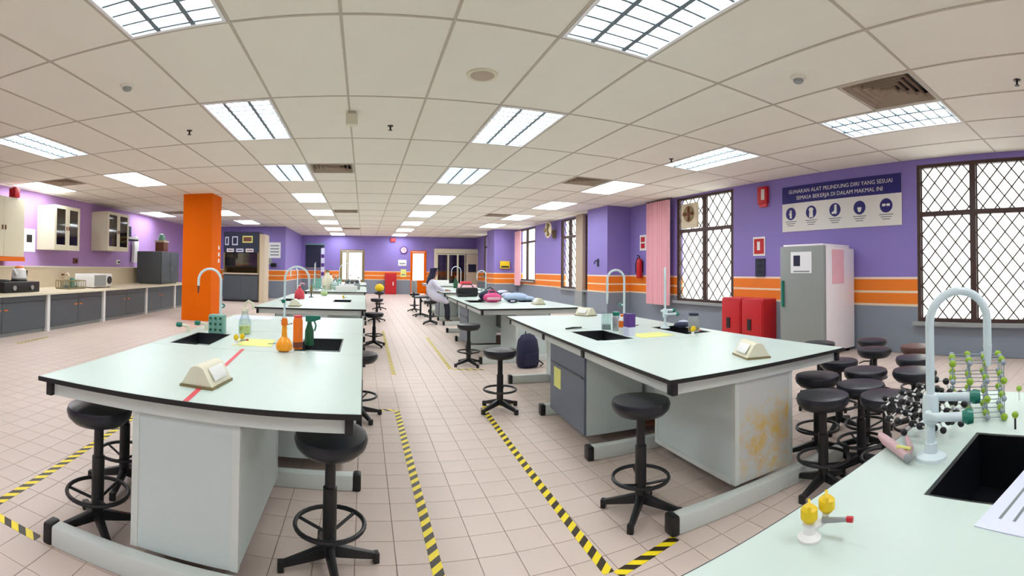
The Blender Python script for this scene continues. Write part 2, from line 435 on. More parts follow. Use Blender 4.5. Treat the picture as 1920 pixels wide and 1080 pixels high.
for q in range(5):
    mb = MB(); r = A_ - .035 - q * .075; ring(mb, r, Bq - .035 - q * .075, .0, .065, .028); sl_me.append(mb.mesh('vent_slat', 'speaker'))
VL = ['beside the nearest window row light', 'beside the third window row light', 'far along the window side', 'between the third lights of the aisle rows', 'between the fifth lights of the aisle rows', 'farthest along the middle of the aisle', 'over the wall counter, nearer one', 'over the wall counter, farther one']
for (k, j), l in zip(VENTS, VL):
    t = thing('air_vent', (gx(k + .5), gy(j + .25), CEIL), 'square louvred air vent in the ceiling ' + l, 'air vent', group='ceiling air vents')
    put('vent_frame', fr_me, t); put('duct', bk_me, t)
    for m_ in sl_me: put('vent_slat', m_, t)
t = thing('ceiling_speaker', (1.1, 4.4, CEIL), 'round beige ceiling speaker over the aisle', 'speaker')
MB().lathe([(.155, 0), (.15, -.016), (.13, -.02), (.118, -.014), (.0, -.014)][:4], n=32).build('bezel', 'cream', t); MB().lathe([(.117, -.014), (.1, -.024), (.02, -.028)], n=28).build('grille', 'speaker', t)
for x, y, l in ((3.63, 2.79, 'white smoke detector near the window side vent'), (-2.41, 4.35, 'small smoke detector above the left bench')):
    t = thing('smoke_detector', (x, y, CEIL), l, 'smoke detector')
    MB().lathe([(.075, 0), (.07, -.02), (.06, -.028)], n=24).build('base', 'ceil_tile', t); MB().lathe([(.05, -.028), (.045, -.05), (.03, -.06)], n=20).build('sensor', 'grey', t)
for x, y, l in ((-2.4, 6.14, 'sprinkler head beside the left row light'), (.32, 6.2, 'sprinkler head above the aisle centre'), (4.77, 6.33, 'sprinkler head near the second window row light'), (4.62, .9, 'sprinkler head at the right edge near the first window')):
    t = thing('sprinkler_head', (x, y, CEIL), l, 'sprinkler')
    MB().lathe([(.04, 0), (.036, -.008), (.012, -.01), (.012, -.05)], n=16).build('stem', 'black', t); MB().lathe([(.014, -.05), (.026, -.055), (.026, -.06), (.01, -.062)], n=16).build('deflector', 'black', t)
t = thing('emergency_light', (-.17, 5.68, CEIL), 'small beige box hanging from the ceiling over the aisle', 'light box')
B(-.07, .07, -.05, .05, -.16, -.03).build('housing', 'cream', t, bevel=.006); B(-.05, .05, -.04, .04, -.03, 0).build('bracket', 'ceil_bar', t)

# ---------------------------------------------------------------- windows on the right
def clip_diag(y0, y1, z0, z1, s, k):   # segment of z = s*y + k inside the rectangle
    pts = []
    for y in (y0, y1):
        z = s * y + k
        if z0 <= z <= z1: pts.append((y, z))
    for z in (z0, z1):
        y = (z - k) / s
        if y0 < y < y1: pts.append((y, z))
    return pts[:2] if len(pts) >= 2 else None
def window(n, X, w, mull, trans, label, pitch=.24, r=.014):
    y0, y1, z0, z1 = w
    t = thing('window_%d' % n, (X, 0, 0), label, 'window', kind='structure')
    fw = .06
    mb = MB()
    for a, b, c, d in ((y0, y0 + fw, z0, z1), (y1 - fw, y1, z0, z1), (y0 + fw, y1 - fw, z0, z0 + fw), (y0 + fw, y1 - fw, z1 - fw, z1)): mb.box(.0, .1, a, b, c, d)
    mb.build('window_frame', 'frame', t)
    ys = [y0 + fw] + [m for m in mull] + [y1 - fw]; zs = [z0 + fw, trans, z1 - fw]
    for m in mull: B(.0, .1, m - .035, m + .035, z0 + fw, z1 - fw).build('mullion', 'frame', t)
    B(-.005, .1, y0 + fw, y1 - fw, trans - .04, trans + .04).build('transom', 'frame', t)
    for i in range(len(ys) - 1):
        for k in range(2):
            a, b = ys[i] + (.035 if i else 0), ys[i + 1] - (.035 if i < len(ys) - 2 else 0)
            c, d = zs[k] + (.04 if k else 0), zs[k + 1] - (.04 if k == 0 else 0)
            B(.06, .066, a, b, c, d).build('pane', 'glass', t)
            mb = MB()
            for s in (1, -1):
                q = -60
                while q < 60:
                    kk = q * pitch * 1.2; q += 1
                    e = clip_diag(a, b, c, d, s * 1.2, kk)
                    if e: mb.tube([(.02, e[0][0], e[0][1]), (.02, e[1][0], e[1][1])], r, 4)
            for yy in (a + .02, b - .02): mb.box(.01, .03, yy - .012, yy + .012, c, d)
            mb.build('grille', 'frame', t)
    B(-.12, .05, y0 - .06, y1 + .06, z0 - .06, z0).build('window_sill', 'grey', t)
    return t
w1 = window(1, XR, W1, [2.2], 2.36, 'large window with brown diamond grille at the right edge')
w2 = window(2, XR, W2, [8.55], 2.42, 'brown framed window beside the pink curtain', .3, .013)
window(7, XR, W7, [-3.2], 2.36, 'added unseen window with brown grille behind the camera')  # unseen opening added to bring more daylight to the near surfaces
window(3, 7.0, W3, [15.2], 2.62, 'bright window between the grey pier and the wall fan')
window(4, 7.0, W4, [], 2.6, 'narrow bright window strip beside the purple pillar')
window(5, 7.0, W5, [19.7], 2.66, 'bright far window next to the far pillar', .25)
window(6, 6.5, W6, [24.4], 2.66, 'farthest bright window near the back corner', .25)
t = thing('exhaust_fan', (XR - .05, 9.02, 2.62), 'beige exhaust fan set in the upper window pane', 'fan')
B(-.03, .03, -.3, .3, -.14, .46).build('housing', 'beige', t); MB().lathe([(.2, -.045), (.2, -.032)], (0, 0, .2), 24, 'X').build('duct', 'olive', t)
for q in range(4):
    a = q * PI / 2
    MB().tube([(-.05, 0, .2), (-.05, .17 * math.cos(a), .2 + .17 * math.sin(a))], [.02, .05], 6).build('blade', 'brown', t)
def curtain(X, y0, y1, z0, z1, label, n=9, amp=.05, m='curtain'):
    mb = MB(); N = 64; pts = []
    for i in range(N + 1):
        f = i / N; pts.append((X + amp * math.sin(f * n * 2 * PI) + .01 * math.sin(f * 31), y0 + (y1 - y0) * f))
    for z in (z0, z1):
        for dx in (0, .008):
            for x, y in pts: mb.v.append((x + dx, y, z))
    n1 = N + 1
    for i in range(N):
        mb.f += [(i, i + 1, 2 * n1 + i + 1, 2 * n1 + i), (n1 + i, 3 * n1 + i, 3 * n1 + i + 1, n1 + i + 1), (i, n1 + i, n1 + i + 1, i + 1), (2 * n1 + i, 2 * n1 + i + 1, 3 * n1 + i + 1, 3 * n1 + i)]
    mb.f += [(0, 2 * n1, 3 * n1, n1), (N, n1 + N, 3 * n1 + N, 2 * n1 + N)]
    t = thing('curtain', (0, 0, 0), label, 'curtain'); mb.build('cloth', m, t)
    MB().tube([(X + .02, y0 - .1, z1 + .02), (X + .02, y1 + .1, z1 + .02)], .015, 8).build('rod', 'frame', t)
curtain(7.2, 9.66, 10.62, .55, 3.24, 'pink pleated curtain drawn aside next to the brown window')
curtain(6.85, 20.15, 20.8, .75, 3.2, 'pale pink curtain at the far window', 5, .04)
# doors in the back wall
def door(n, x0, x1, leaves, label, m='brown'):
    t = thing('door_%d' % n, (0, YB, 0), label, 'door', kind='structure')
    mb = MB(); mb.box(x0, x0 + .07, -.03, .12, 0, 2.5).box(x1 - .07, x1, -.03, .12, 0, 2.5).box(x0 + .07, x1 - .07, -.03, .12, 2.43, 2.5); mb.build('door_frame', m, t)
    for a, b in leaves:
        mb = MB(); w = .07
        for q in ((a, a + w, .02, 2.42), (b - w, b, .02, 2.42), (a + w, b - w, .02, .8), (a + w, b - w, 2.34, 2.42)): mb.box(q[0], q[1], .02, .07, q[2], q[3])
        l = mb.build('door_leaf', m, t); B(a + w, b - w, .04, .046, .8, 2.34).build('pane', 'glass', l)
door(1, -1.38, .02, [(-1.31, -.96), (-.95, -.05)], 'dark framed glazed double door in the back wall', 'olive')
door(2, 2.66, 3.58, [(2.73, 3.51)], 'glazed door with an orange frame in the back wall', 'orange')
# ================================================================ BENCHES
T = .83
def basin(x0, x1, y0, y1, zt, parent, d=.22):
    w = .012; mb = MB()
    mb.box(x0, x1, y0, y1, zt - d, zt - d + w)
    for a, b, c, e in ((x0, x0 + w, y0, y1), (x1 - w, x1, y0, y1), (x0 + w, x1 - w, y0, y0 + w), (x0 + w, x1 - w, y1 - w, y1)): mb.box(a, b, c, e, zt - d + w, zt - .002)
    o = mb.build('sink_basin', 'basin', parent, label='black sink basin')
    MB().lathe([(.03, 0), (.028, .006), (.012, .006)], ((x0 + x1) / 2, (y0 + y1) / 2, zt - d + w), 16).build('drain', 'steel', o)
def holed(x0, x1, y0, y1, holes, z0, z1):
    mb = MB(); hs = sorted(holes); a0, a1 = min(h[2] for h in hs), max(h[3] for h in hs)
    mb.box(x0, x1, y0, a0, z0, z1).box(x0, x1, a1, y1, z0, z1); x = x0
    for h in hs: mb.box(x, h[0], a0, a1, z0, z1); x = h[1]
    mb.box(x, x1, a0, a1, z0, z1); return mb
def bench(key, label, sinks=((.12, .43), (1.07, 1.4)), sy=(1.42, 2.06), stain=False):
    ox, oy, r, W, L = BENCHES[key]
    t = thing('lab_bench', (ox, oy, 0), label, 'lab bench', r, 'island laboratory benches')
    s1, s2 = 1.33, 2.36; th = .022
    B(.004, W - .004, .004, s1 - .002, T - th, T).build('worktop', 'top', t)
    holes = [(a, b, sy[0], sy[1]) for a, b in sinks]
    holed(.004, W - .004, s1 + .002, s2 - .002, holes, T - th, T).build('worktop', 'top', t, smooth=False)
    B(.004, W - .004, s2 + .002, L - .004, T - th, T).build('worktop', 'top', t)
    for a, b in sinks: basin(a, b, sy[0], sy[1], T, t)
    mb = MB(); e = .004
    for a, b, c, d in ((0, e, 0, L), (W - e, W, 0, L), (e, W - e, 0, e), (e, W - e, L - e, L)): mb.box(a, b, c, d, T - th - .002, T - .001)
    mb.build('edge_band', 'edge', t)
    z0, z1 = .735, T - th - .004
    B(.07, W - .07, .05, .075, z0, z1).build('apron_rail', 'rail', t); B(.07, W - .07, L - .075, L - .05, z0, z1).build('apron_rail', 'rail', t)
    B(.045, .07, .06, L - .06, z0, z1).build('apron_rail', 'rail', t); B(W - .07, W - .045, .06, L - .06, z0, z1).build('apron_rail', 'rail', t)
    capm = B(-.018, .018, -.03, .03, -.037, .037).mesh('corner_cap', 'black', bevel=.004)
    for x in (.052, W - .052):
        for y in (.055, s1, s2, L - .055): put('corner_cap', capm, t, (x, y, .77))
    # pedestals
    c0, c1 = W / 2 - .26, W / 2 + .26
    for y0, y1, near in ((.07, 1.02, True), (L - 1.02, L - .07, False)):
        ped = bpy.data.objects.new('pedestal', None); C.objects.link(ped); ped.parent = t
        for x in (c0, c1 - .035):
            for y in (y0, y1 - .035): B(x, x + .035, y, y + .035, .1, z1 - .002).build('post', 'rail', ped)
        pm = 'stained' if (stain and near) else 'panel'
        B(c0 + .035, c1 - .035, y0 + .004, y0 + .03, .1, z1 - .004).build('end_panel', pm, ped); B(c0 + .035, c1 - .035, y1 - .03, y1 - .004, .1, z1 - .004).build('end_panel', 'panel', ped)
        B(c0 + .004, c0 + .03, y0 + .035, y1 - .035, .1, z1 - .004).build('side_panel', 'panel', ped); B(c1 - .03, c1 - .004, y0 + .035, y1 - .035, .1, z1 - .004).build('side_panel', 'panel', ped)
        B(c0 - .006, c0 + .004, y0 + .035, y1 - .035, .1, .13).build('skirting', 'rail', ped)
    B(W / 2 - .14, W / 2 + .14, 1.02, L - 1.02, .35, z1 - .002).build('service_spine', 'panel', t)
    # hung cupboards under the sinks
    for sgn in (0, 1):
        a, b = (.09, .6) if sgn == 0 else (W - .6, W - .09)
        u = bpy.data.objects.new('hung_cupboard', None); C.objects.link(u); u.parent = t
        B(a, b, 1.36, 2.22, .1, z0 - .004).build('body', 'panel', u)
        f0, f1 = (a - .02, a) if sgn == 0 else (b, b + .02)
        d = B(f0, f1, 1.365, 2.215, .555, z0 - .01).build('drawer_front', 'door_grey', u); B(f0, f1, 1.365, 2.215, .105, .548).build('door_leaf', 'door_grey', u)
        h0, h1 = (f0 - .012, f0) if sgn == 0 else (f1, f1 + .012)
        B(h0, h1, 1.4, 2.18, .548, .562).build('pull_strip', 'slate', d)
        if key == 'R1' and sgn == 0: B(f0 - .003, f0, 1.92, 2.1, .34, .52).build('notice', 'paleyellow', u, label='yellow notice sheet')
    B(.62, W - .62, 1.36, 2.22, .1, .12).build('undershelf', 'brown', t)
    # feet
    fx = .12 if key == 'L1' else .05
    for y in (-.02, 1.12, 2.3, L - .16):
        f = B(fx, W - .05, y, y + .075, .0, .1).build('foot_rail', 'rail', t, bevel=.012)
        for x in (fx - .05, W - .05): B(x, x + .05, y - .004, y + .079, 0, .105).build('foot_cap', 'black', f, bevel=.012)
    return t
bench('L1', 'white topped island bench nearest on the left of the aisle, red tape along it')
bench('L2', 'second island bench from the camera on the left of the aisle')
bench('L3', 'third island bench on the left, crowded with glassware')
bench('L4', 'farthest island bench on the left of the aisle')
bench('R1', 'nearest island bench on the right with rusty stains on its end panel', ((.25, .6), (1.15, 1.45)), (1.5, 2.16), True)
bench('R2', 'second island bench on the right with bags and clothes on it')
bench('R3', 'island bench on the right where the person sits')
bench('R4', 'farthest island bench on the right of the aisle')
# the bench beside the camera
t = thing('lab_bench', (.34, -.9, 0), 'white bench top in the bottom right corner with a black sink', 'lab bench', 0, 'island laboratory benches')
W, L = 1.9, 1.635
hs = (.82, 1.32, .9, 1.39)
holed(.004, W - .004, .004, L - .004, [hs], T - .022, T).build('worktop', 'top', t, smooth=False); basin(*hs, T, t, .2)
mb = MB()
for a, b, c, d in ((0, .004, 0, L), (W - .004, W, 0, L), (0, W, 0, .004), (0, W, L - .004, L)): mb.box(a, b, c, d, T - .024, T - .001)
mb.build('edge_band', 'edge', t)
for a, b, c, d in ((.05, W - .05, .05, .075), (.05, W - .05, L - .075, L - .05), (.05, .075, .05, L - .05), (W - .075, W - .05, .05, L - .05)): B(a, b, c, d, .735, T - .026).build('apron_rail', 'rail', t)
B(.3, .8, .1, L - .1, .1, .73).build('pedestal', 'panel', t)
for y in (.1, L - .2):
    f = B(.05, W - .05, y, y + .075, 0, .1).build('foot_rail', 'rail', t, bevel=.012)
    for x in (0, W - .05): B(x, x + .05, y - .004, y + .079, 0, .105).build('foot_cap', 'black', f, bevel=.012)
    B(W - .3, W - .22, y, y + .06, .1, .73).build('post', 'rail', t)

def world_on(key, x, y):      # bench-local point to room coordinates
    ox, oy, r, W, L = BENCHES[key]
    return ox + x * math.cos(r) - y * math.sin(r), oy + x * math.sin(r) + y * math.cos(r)

# ================================================================ STOOLS
SEAT = .62
seat_me = MB().lathe([(.06, SEAT - .1), (.14, SEAT - .088), (.168, SEAT - .06), (.176, SEAT - .03), (.168, SEAT - .008), (.13, SEAT), (.03, SEAT + .002)], n=28).mesh('seat', 'vinyl')
seatb_me = MB().lathe([(.06, SEAT - .1), (.14, SEAT - .088), (.168, SEAT - .06), (.176, SEAT - .03), (.168, SEAT - .008), (.13, SEAT), (.03, SEAT + .002)], n=28).mesh('seat', 'vinyl_brown')
col_me = MB().lathe([(.034, .07), (.034, .36), (.026, .365), (.026, SEAT - .12), (.05, SEAT - .1)], n=16).mesh('column', 'black')
ring_me = MB().torus((0, 0, .21), .165, .011).mesh('foot_ring', 'black')
spoke_me = MB().tube([(.03, 0, .17), (.165, 0, .21)], .008, 6).mesh('spoke', 'black')
leg_me = MB().hexa([(.02, -.022, .06), (.24, -.016, .02), (.24, .016, .02), (.02, .022, .06), (.02, -.018, .115), (.24, -.012, .045), (.24, .012, .045), (.02, .018, .115)]).box(.215, .245, -.018, .018, 0, .05).mesh('leg', 'black', bevel=.004)
lever_me = MB().tube([(.04, 0, SEAT - .13), (.12, 0, SEAT - .125), (.17, 0, SEAT - .14)], .006, 6).mesh('lever', 'black')
def stool(x, y, rz, label, group, dz=0, tilt=0, brown=False):
    t = thing('lab_stool', (x, y, 0), label, 'stool', rz, group)
    s = put('seat', seatb_me if brown else seat_me, t, (0, 0, dz), rot=(tilt, 0, 0) if tilt else None)
    if tilt: s.location = (0, tilt * (SEAT - .1) , dz)
    c = put('column', col_me, t, scale=(1, 1, (SEAT - .1 + dz - .02) / (SEAT - .1 - .02) if dz else 1))
    rg = put('foot_ring', ring_me, t)
    for k in range(3): put('spoke', spoke_me, rg, rot=(0, 0, 2 * PI * k / 3 - PI / 2 + .0))
    for k in range(4): put('leg', leg_me, t, rot=(0, 0, k * PI / 2))
    put('lever', lever_me, t, (0, 0, dz), rot=(0, 0, 1.0))
G1 = 'stools at the benches'
stool(1.555, 2.36, .75, 'black stool under the corner of the nearest right bench', G1, .05)
stool(1.38, 4.66, .5, 'black stool on the hazard tape beside the nearest right bench', G1, .0, .0)
stool(1.56, 6.93, .4, 'black stool at the near corner of the second right bench', G1)
stool(-1.33, 2.17, .85, 'black stool at the front left corner of the nearest left bench', G1, .05)
stool(-1.47, 2.72, .2, 'black stool tucked behind the front left stool', G1, .04)
stool(-.146, 2.27, .25, 'black stool tucked under the right front corner of the left bench', G1, .03, .1)
stool(-.03, 4.55, .5, 'black stool mostly hidden by the right side of the left bench', G1)
stool(.2, 8.75, .6, 'black stool on the aisle side of the second left bench', G1)
stool(.36, 12.9, .3, 'black stool on the aisle side of the third left bench', G1, 0, 0)
stool(1.74, 12.3, .6, 'stool under the seated person', G1)
stool(1.72, 16.0, .2, 'stool beyond the seated person by the aisle', G1)
stool(.55, 16.6, .2, 'stool by the aisle before the red cabinet', G1)
G2 = 'stools crowded beside the fridge'
CL = [(2.56, 1.78, 'front left stool of the crowd behind the corner bench', 0), (2.76, 1.42, 'front right stool of the crowd behind the corner bench', 0),
      (2.95, 1.72, 'stool half hidden between the two front stools of the crowd', 0), (3.02, 2.15, 'second stool back on the left of the crowd by the bench end', 0),
      (3.3, 1.88, 'stool behind the second row middle of the crowd', .02), (3.62, 2.34, 'stool near the bench corner at the back left of the crowd', 0),
      (4.22, 2.3, 'taller stool in front of the grey wall at the back of the crowd', .02), (4.75, 2.62, 'rearmost stool against the grey wall', .02),
      (3.4, 1.5, 'right hand stool of the crowd nearest the swan neck tap', .03), (3.95, 1.74, 'stool behind the right hand stool of the crowd', .02),
      (3.95, 2.75, 'stool half hidden behind the back left one of the crowd', 0), (4.4, 3.1, 'stool peeping over the end of the right bench before the fridge', 0)]
for i, (x, y, l, dz) in enumerate(CL): stool(x, y, i * 1.3, 'black round ' + l, G2, dz)
stool(4.55, 1.98, .4, 'stool with a brown seat among the black crowd', G2, .02, 0, True)

# ================================================================ FLOOR TAPE
def tape(x0, y0, x1, y1, label):
    l = math.hypot(x1 - x0, y1 - y0)
    o = B(0, l, -.028, .028, 0, .0015).build('hazard_tape', 'hazard'); o.location = (x0, y0, .0003); o.rotation_euler = (0, 0, math.atan2(y1 - y0, x1 - x0))
    tag(o, label, 'floor tape', 'yellow and black floor tape')
tape(.37, 1.6, .35, 4.79, 'hazard tape along the aisle side of the nearest left bench')
tape(.32, 4.8, .02, 4.82, 'short hazard tape across from the aisle to the left bench')
tape(.42, 6.4, .45, 10.9, 'hazard tape along the aisle side of the second left bench')
tape(1.12, 1.97, 1.23, 4.77, 'hazard tape along the aisle side of the nearest right bench')
tape(1.15, 1.94, 1.56, 2.03, 'short hazard tape from the corner to the right bench foot')
tape(1.24, 4.8, 1.62, 4.84, 'short hazard tape under the stool on the aisle')
tape(1.25, 6.72, 1.33, 9.9, 'hazard tape along the aisle side of the second right bench')
tape(1.29, 6.69, 1.72, 6.6, 'short hazard tape before the second right bench')
tape(-2.08, 4.6, -1.93, 1.98, 'hazard tape along the outer side of the nearest left bench')
tape(-1.93, 1.93, -1.53, 1.92, 'short hazard tape at the front left bench foot')
tape(-5.5, 6.2, -5.6, 7.2, 'hazard tape on the floor before the wall counter')

# ================================================================ TAPS
def swan(x, y, h, span, ang, drop, label, arms=False, r=.012, tip='brown', group='swan neck taps', armang=0, z=T):
    t = thing('swan_neck_tap', (x, y, z), label, 'tap', ang, group)
    R = span / 2; pts = [(0, 0, .01), (0, 0, h - R)]
    for k in range(1, 13): a = PI * k / 12; pts.append((R - R * math.cos(a), 0, h - R + R * math.sin(a)))
    pts.append((span, 0, h - R - drop))
    MB().lathe([(.05, 0), (.048, .01), (.022, .02), (.02, .05)], n=20).build('base', 'pipe', t)
    MB().tube(pts, r, 10).build('spout', 'pipe', t)
    MB().tube([(span, 0, h - R - drop + .01), (span + .002, 0, h - R - drop - .06)], [r * 1.1, r * .6], 10).build('nozzle', tip, t)
    if not arms:
        MB().tube([(0, 0, .22), (.0, -.06, .22)], .012, 8).build('valve', 'pipe', t); MB().lathe([(.02, -.09), (.022, -.06)], (0, 0, .22), 12, 'Y').build('handle', 'teal', t)
    else:
        MB().lathe([(.022, .11), (.026, .13), (.026, .18), (.022, .2)], n=18).build('collar', 'pipe', t)
        for s, zz in ((1, .175), (-1, .145)):
            a = armang
            d = Vector((math.cos(a), math.sin(a), 0)); n_ = Vector((-math.sin(a), math.cos(a), 0)) * s
            ex = .1 + (.03 if s > 0 else 0)
            q = [Vector((0, 0, zz)) + n_ * .01, Vector((0, 0, zz)) + n_ * .045 - d * .012, Vector((0, 0, zz)) + n_ * .06 + d * .02, Vector((0, 0, zz)) + n_ * .055 + d * ex]
            b_ = [q[0], q[1], q[2], q[3]]
            arm = MB().tube(b_, [.013, .013, .013, .015], 10).build('arm', 'pipe', t)
            e = q[3]; MB().tube([e - d * .004, e + d * .012, e + d * .03], [.016, .024, .02], 14).build('handle', 'teal', arm)
    return t
swan(1.39, .56, .52, .2, math.atan2(-.14, .12), .09, 'tall swan neck tap with two green handled arms in the right foreground', True, .014, 'pipe', armang=-.35)
swan(-1.3, 4.2, .565, .22, PI, .06, 'swan neck tap before the orange pillar with a brown nozzle')
swan(-.87, 5.2, .6, .27, 0, .05, 'swan neck tap at the far end of the nearest left bench', tip='pipe')
swan(2.68, 4.4, .6, .2, PI * .97, .2, 'swan neck tap before the purple pillar on the right bench', tip='pipe')
swan(2.92, 3.98, .62, .2, .95, .05, 'swan neck tap in front of the pink curtain', True, tip='pipe', armang=-1.0)
swan(-1.36, 9.7, .6, .2, PI * .8, .05, 'swan neck tap on the second left bench', tip='pipe')
swan(2.75, 10.5, .58, .2, PI * .9, .05, 'swan neck tap behind the clothes on the second right bench', tip='pipe')
swan(-.75, 14.6, .75, .4, .1, .1, 'swan neck tap among the glassware on the third left bench', tip='pipe')
swan(3.1, 15.0, .7, .3, PI * .95, .1, 'swan neck tap on the bench of the seated person', tip='pipe')
# ================================================================ SOCKET PODS (three sided double socket housings)
def pod(x, y, rz, label):
    t = thing('socket_pod', (x, y, T), label, 'power socket', rz, 'bench socket pods')
    W_, H_ = .085, .105
    MB().prism([(-W_, .012), (-W_ + .012, .03), (-.035, H_ - .012), (-.015, H_), (.015, H_), (.035, H_ - .012), (W_ - .012, .03), (W_, .012)], 'Y', -.12, .12).build('housing', 'cream', t, bevel=.004)
    B(-W_ - .004, W_ + .004, -.124, .124, 0, .012).build('base', 'olive', t)
    for s in (-1, 1):
        o = B(-.07, .07, -.035, .035, 0, .006).build('socket_plate', 'white', t, bevel=.002)
        o.rotation_euler = (0, s * 1.02, PI / 2 if False else 0); o.location = (s * .06, 0, .062); o.rotation_euler = (0, s * .98, 0); o.scale = (.5, 2.2, 1)
pod(-.77, 2.28, -.12, 'cream socket pod across the red tape on the nearest left bench')
pod(2.4, 2.27, -.07 - .3, 'cream socket pod at the near end of the right bench')
pod(2.83, 5.62, .3, 'cream socket pod at the far end of the nearest right bench')
pod(-1.05, 7.25, 0, 'cream socket pod at the near end of the second left bench')
pod(3.0, 7.8, 0, 'cream socket pod at the near end of the second right bench')
# ================================================================ RIGHT WALL THINGS
def onwall(name, X, y0, y1, z0, z1, label, cat, m, d=.015, rz=0):
    "a flat thing fixed to a right hand wall; returns the empty, local y and z run on the wall, x points into the wall"
    t = thing(name, (X, (y0 + y1) / 2, z0), label, cat)
    B(-d, 0, -(y1 - y0) / 2, (y1 - y0) / 2, 0, z1 - z0).build('board', m, t); return t
# safety banner
t = onwall('safety_banner', XR - .003, 3.48, 6.12, 2.2, 3.1, 'wide white safety banner with dark blue heading and five round symbols', 'banner', 'banner', .012)
h = B(-.0155, -.012, -1.32, 1.32, .56, .9).build('heading', 'banner_blue', t)
for s, z, f in (('GUNAKAN ALAT PELINDUNG DIRI YANG SESUAI', .785, .105), ('SEMASA BEKERJA DI DALAM MAKMAL INI', .655, .105)):
    put('lettering', text_mesh(s, f, 'banner'), h, (-.0165, 0, z), rot=(PI / 2, 0, -PI / 2))['kind'] = 'stuff'
def disc(x, y, z, r, m, parent, name='symbol', dx=.003): return MB().lathe([(r, -dx), (r, 0)], (x, y, z), 28, 'X').build(name, m, parent)
SY = [1.1, .6, .05, -.48, -1.02]
for i, y in enumerate(SY):
    s = disc(-.012, y, .355, .125, 'banner_blue', t)
    X_ = -.0165
    if i == 0:      # gloved hand
        mb = MB(); mb.cbox((X_, y, .31), (.002, .05, .09))
        for q in range(3): mb.cbox((X_, y - .018 + q * .018, .39), (.002, .012, .07))
        mb.cbox((X_, y + .037, .35), (.002, .012, .05))
    elif i == 1:    # apron
        mb = MB().prism([(y - .05, .25), (y + .05, .25), (y + .04, .38), (y + .06, .4), (y + .03, .44), (y - .03, .44), (y - .06, .4), (y - .04, .38)], 'X', X_ - .001, X_ + .001)
    elif i == 2:    # boot
        mb = MB().prism([(y + .07, .28), (y - .04, .28), (y - .04, .45), (y + .01, .45), (y + .015, .34), (y + .07, .31)], 'X', X_ - .001, X_ + .001)
    elif i == 3:    # face mask
        mb = MB().prism([(y - .045, .36), (y - .03, .29), (y, .27), (y + .03, .29), (y + .045, .36)], 'X', X_ - .001, X_ + .001)
    else:           # goggles
        mb = MB().cbox((X_, y - .045, .365), (.002, .06, .045)).cbox((X_, y + .045, .365), (.002, .06, .045)).cbox((X_, y, .37), (.002, .05, .012))
    mb.build('pictogram', 'banner', s)
    for q in range(3): B(-.0135, -.012, y - .14 + .03 * q, y + .14 - .03 * q, .19 - q * .04, .205 - q * .04).build('caption_line', 'ink', t)
# exit light box, call point signs
t = thing('emergency_exit_box', (XR, 6.62, 2.82), 'small red box with a white symbol high on the wall beside the banner', 'sign')
B(-.08, 0, -.13, .13, 0, .36).build('housing', 'red', t, bevel=.01); B(-.084, -.08, -.07, .02, .08, .3).build('symbol', 'banner', t); B(-.05, -.0, -.1, .1, -.06, 0).build('bracket', 'pinkred', t)
t = onwall('fire_sign', XR, 6.6, 6.94, 1.74, 2.14, 'red fire call sign with white border left of the fridge', 'sign', 'white', .01)
B(-.013, -.01, -.14, .14, .04, .36).build('red_field', 'red', t); B(-.015, -.013, -.03, .05, .12, .3).build('symbol', 'white', t)
t = onwall('switch_panel', XR, 6.6, 6.86, 1.3, 1.68, 'dark switch panel below the fire sign', 'switch', 'dark_blue', .03)
for z in (.08, .2, .31): B(-.036, -.03, -.06, .06, z, z + .05).build('rocker', 'black', t)
for y0, y1, l, in ((6.92, 7.5, 'red cabinet at the window side of the pair below the fire sign'), (6.3, 6.9, 'red cabinet nearer the fridge of the pair below the fire sign')):
    t = thing('fire_cabinet', (XR - .003, (y0 + y1) / 2, 0), l, 'cabinet', group='red floor cabinets')
    w = (y1 - y0) / 2
    B(-.4, 0, -w, w, 0, .84).build('body', 'red', t, bevel=.01); d = B(-.415, -.402, -w + .03, w - .03, .05, .8).build('door_leaf', 'red', t, bevel=.004); B(-.43, -.415, .02, .12, .22, .44).build('handle', 'black', d)
    B(-.38, -.0, -w + .02, w - .02, .84, .86).build('lid', 'pinkred', t)
# fridge
t = thing('fridge', (6.38, 4.87, 0), 'tall grey upright fridge with a pink sheet on its side', 'fridge')
w, dp, hh = .46, .97, 1.87
B(.08, dp, -w, w, .06, hh - .06).build('body', 'fridge_side', t, bevel=.012)
d = B(0, .075, -w, w, .08, hh - .03).build('door_leaf', 'fridge', t, bevel=.012, label='grey fridge door')
B(-.03, 0, w - .09, w - .05, .8, 1.25).build('handle', 'teal', d)
n = B(-.003, 0, -.22, .22, 1.38, 1.74).build('notice', 'paper', d); B(-.006, -.003, .02, .16, 1.5, 1.68).build('picture', 'navy', n); B(-.006, -.003, -.18, .16, 1.4, 1.42).build('caption_line', 'ink', n)
B(.04, dp - .1, -w + .04, w - .04, hh - .06, hh + .0).build('lid', 'fridge_side', t, bevel=.01)
B(.25, .62, -w - .004, -w - .001, 1.2, 1.78).build('sheet', 'curtain', t, label='pink sheet on the fridge side')
for a in (.1, dp - .16):
    for b in (-w + .04, w - .1): B(a, a + .06, b, b + .06, 0, .06).build('foot', 'black', t)
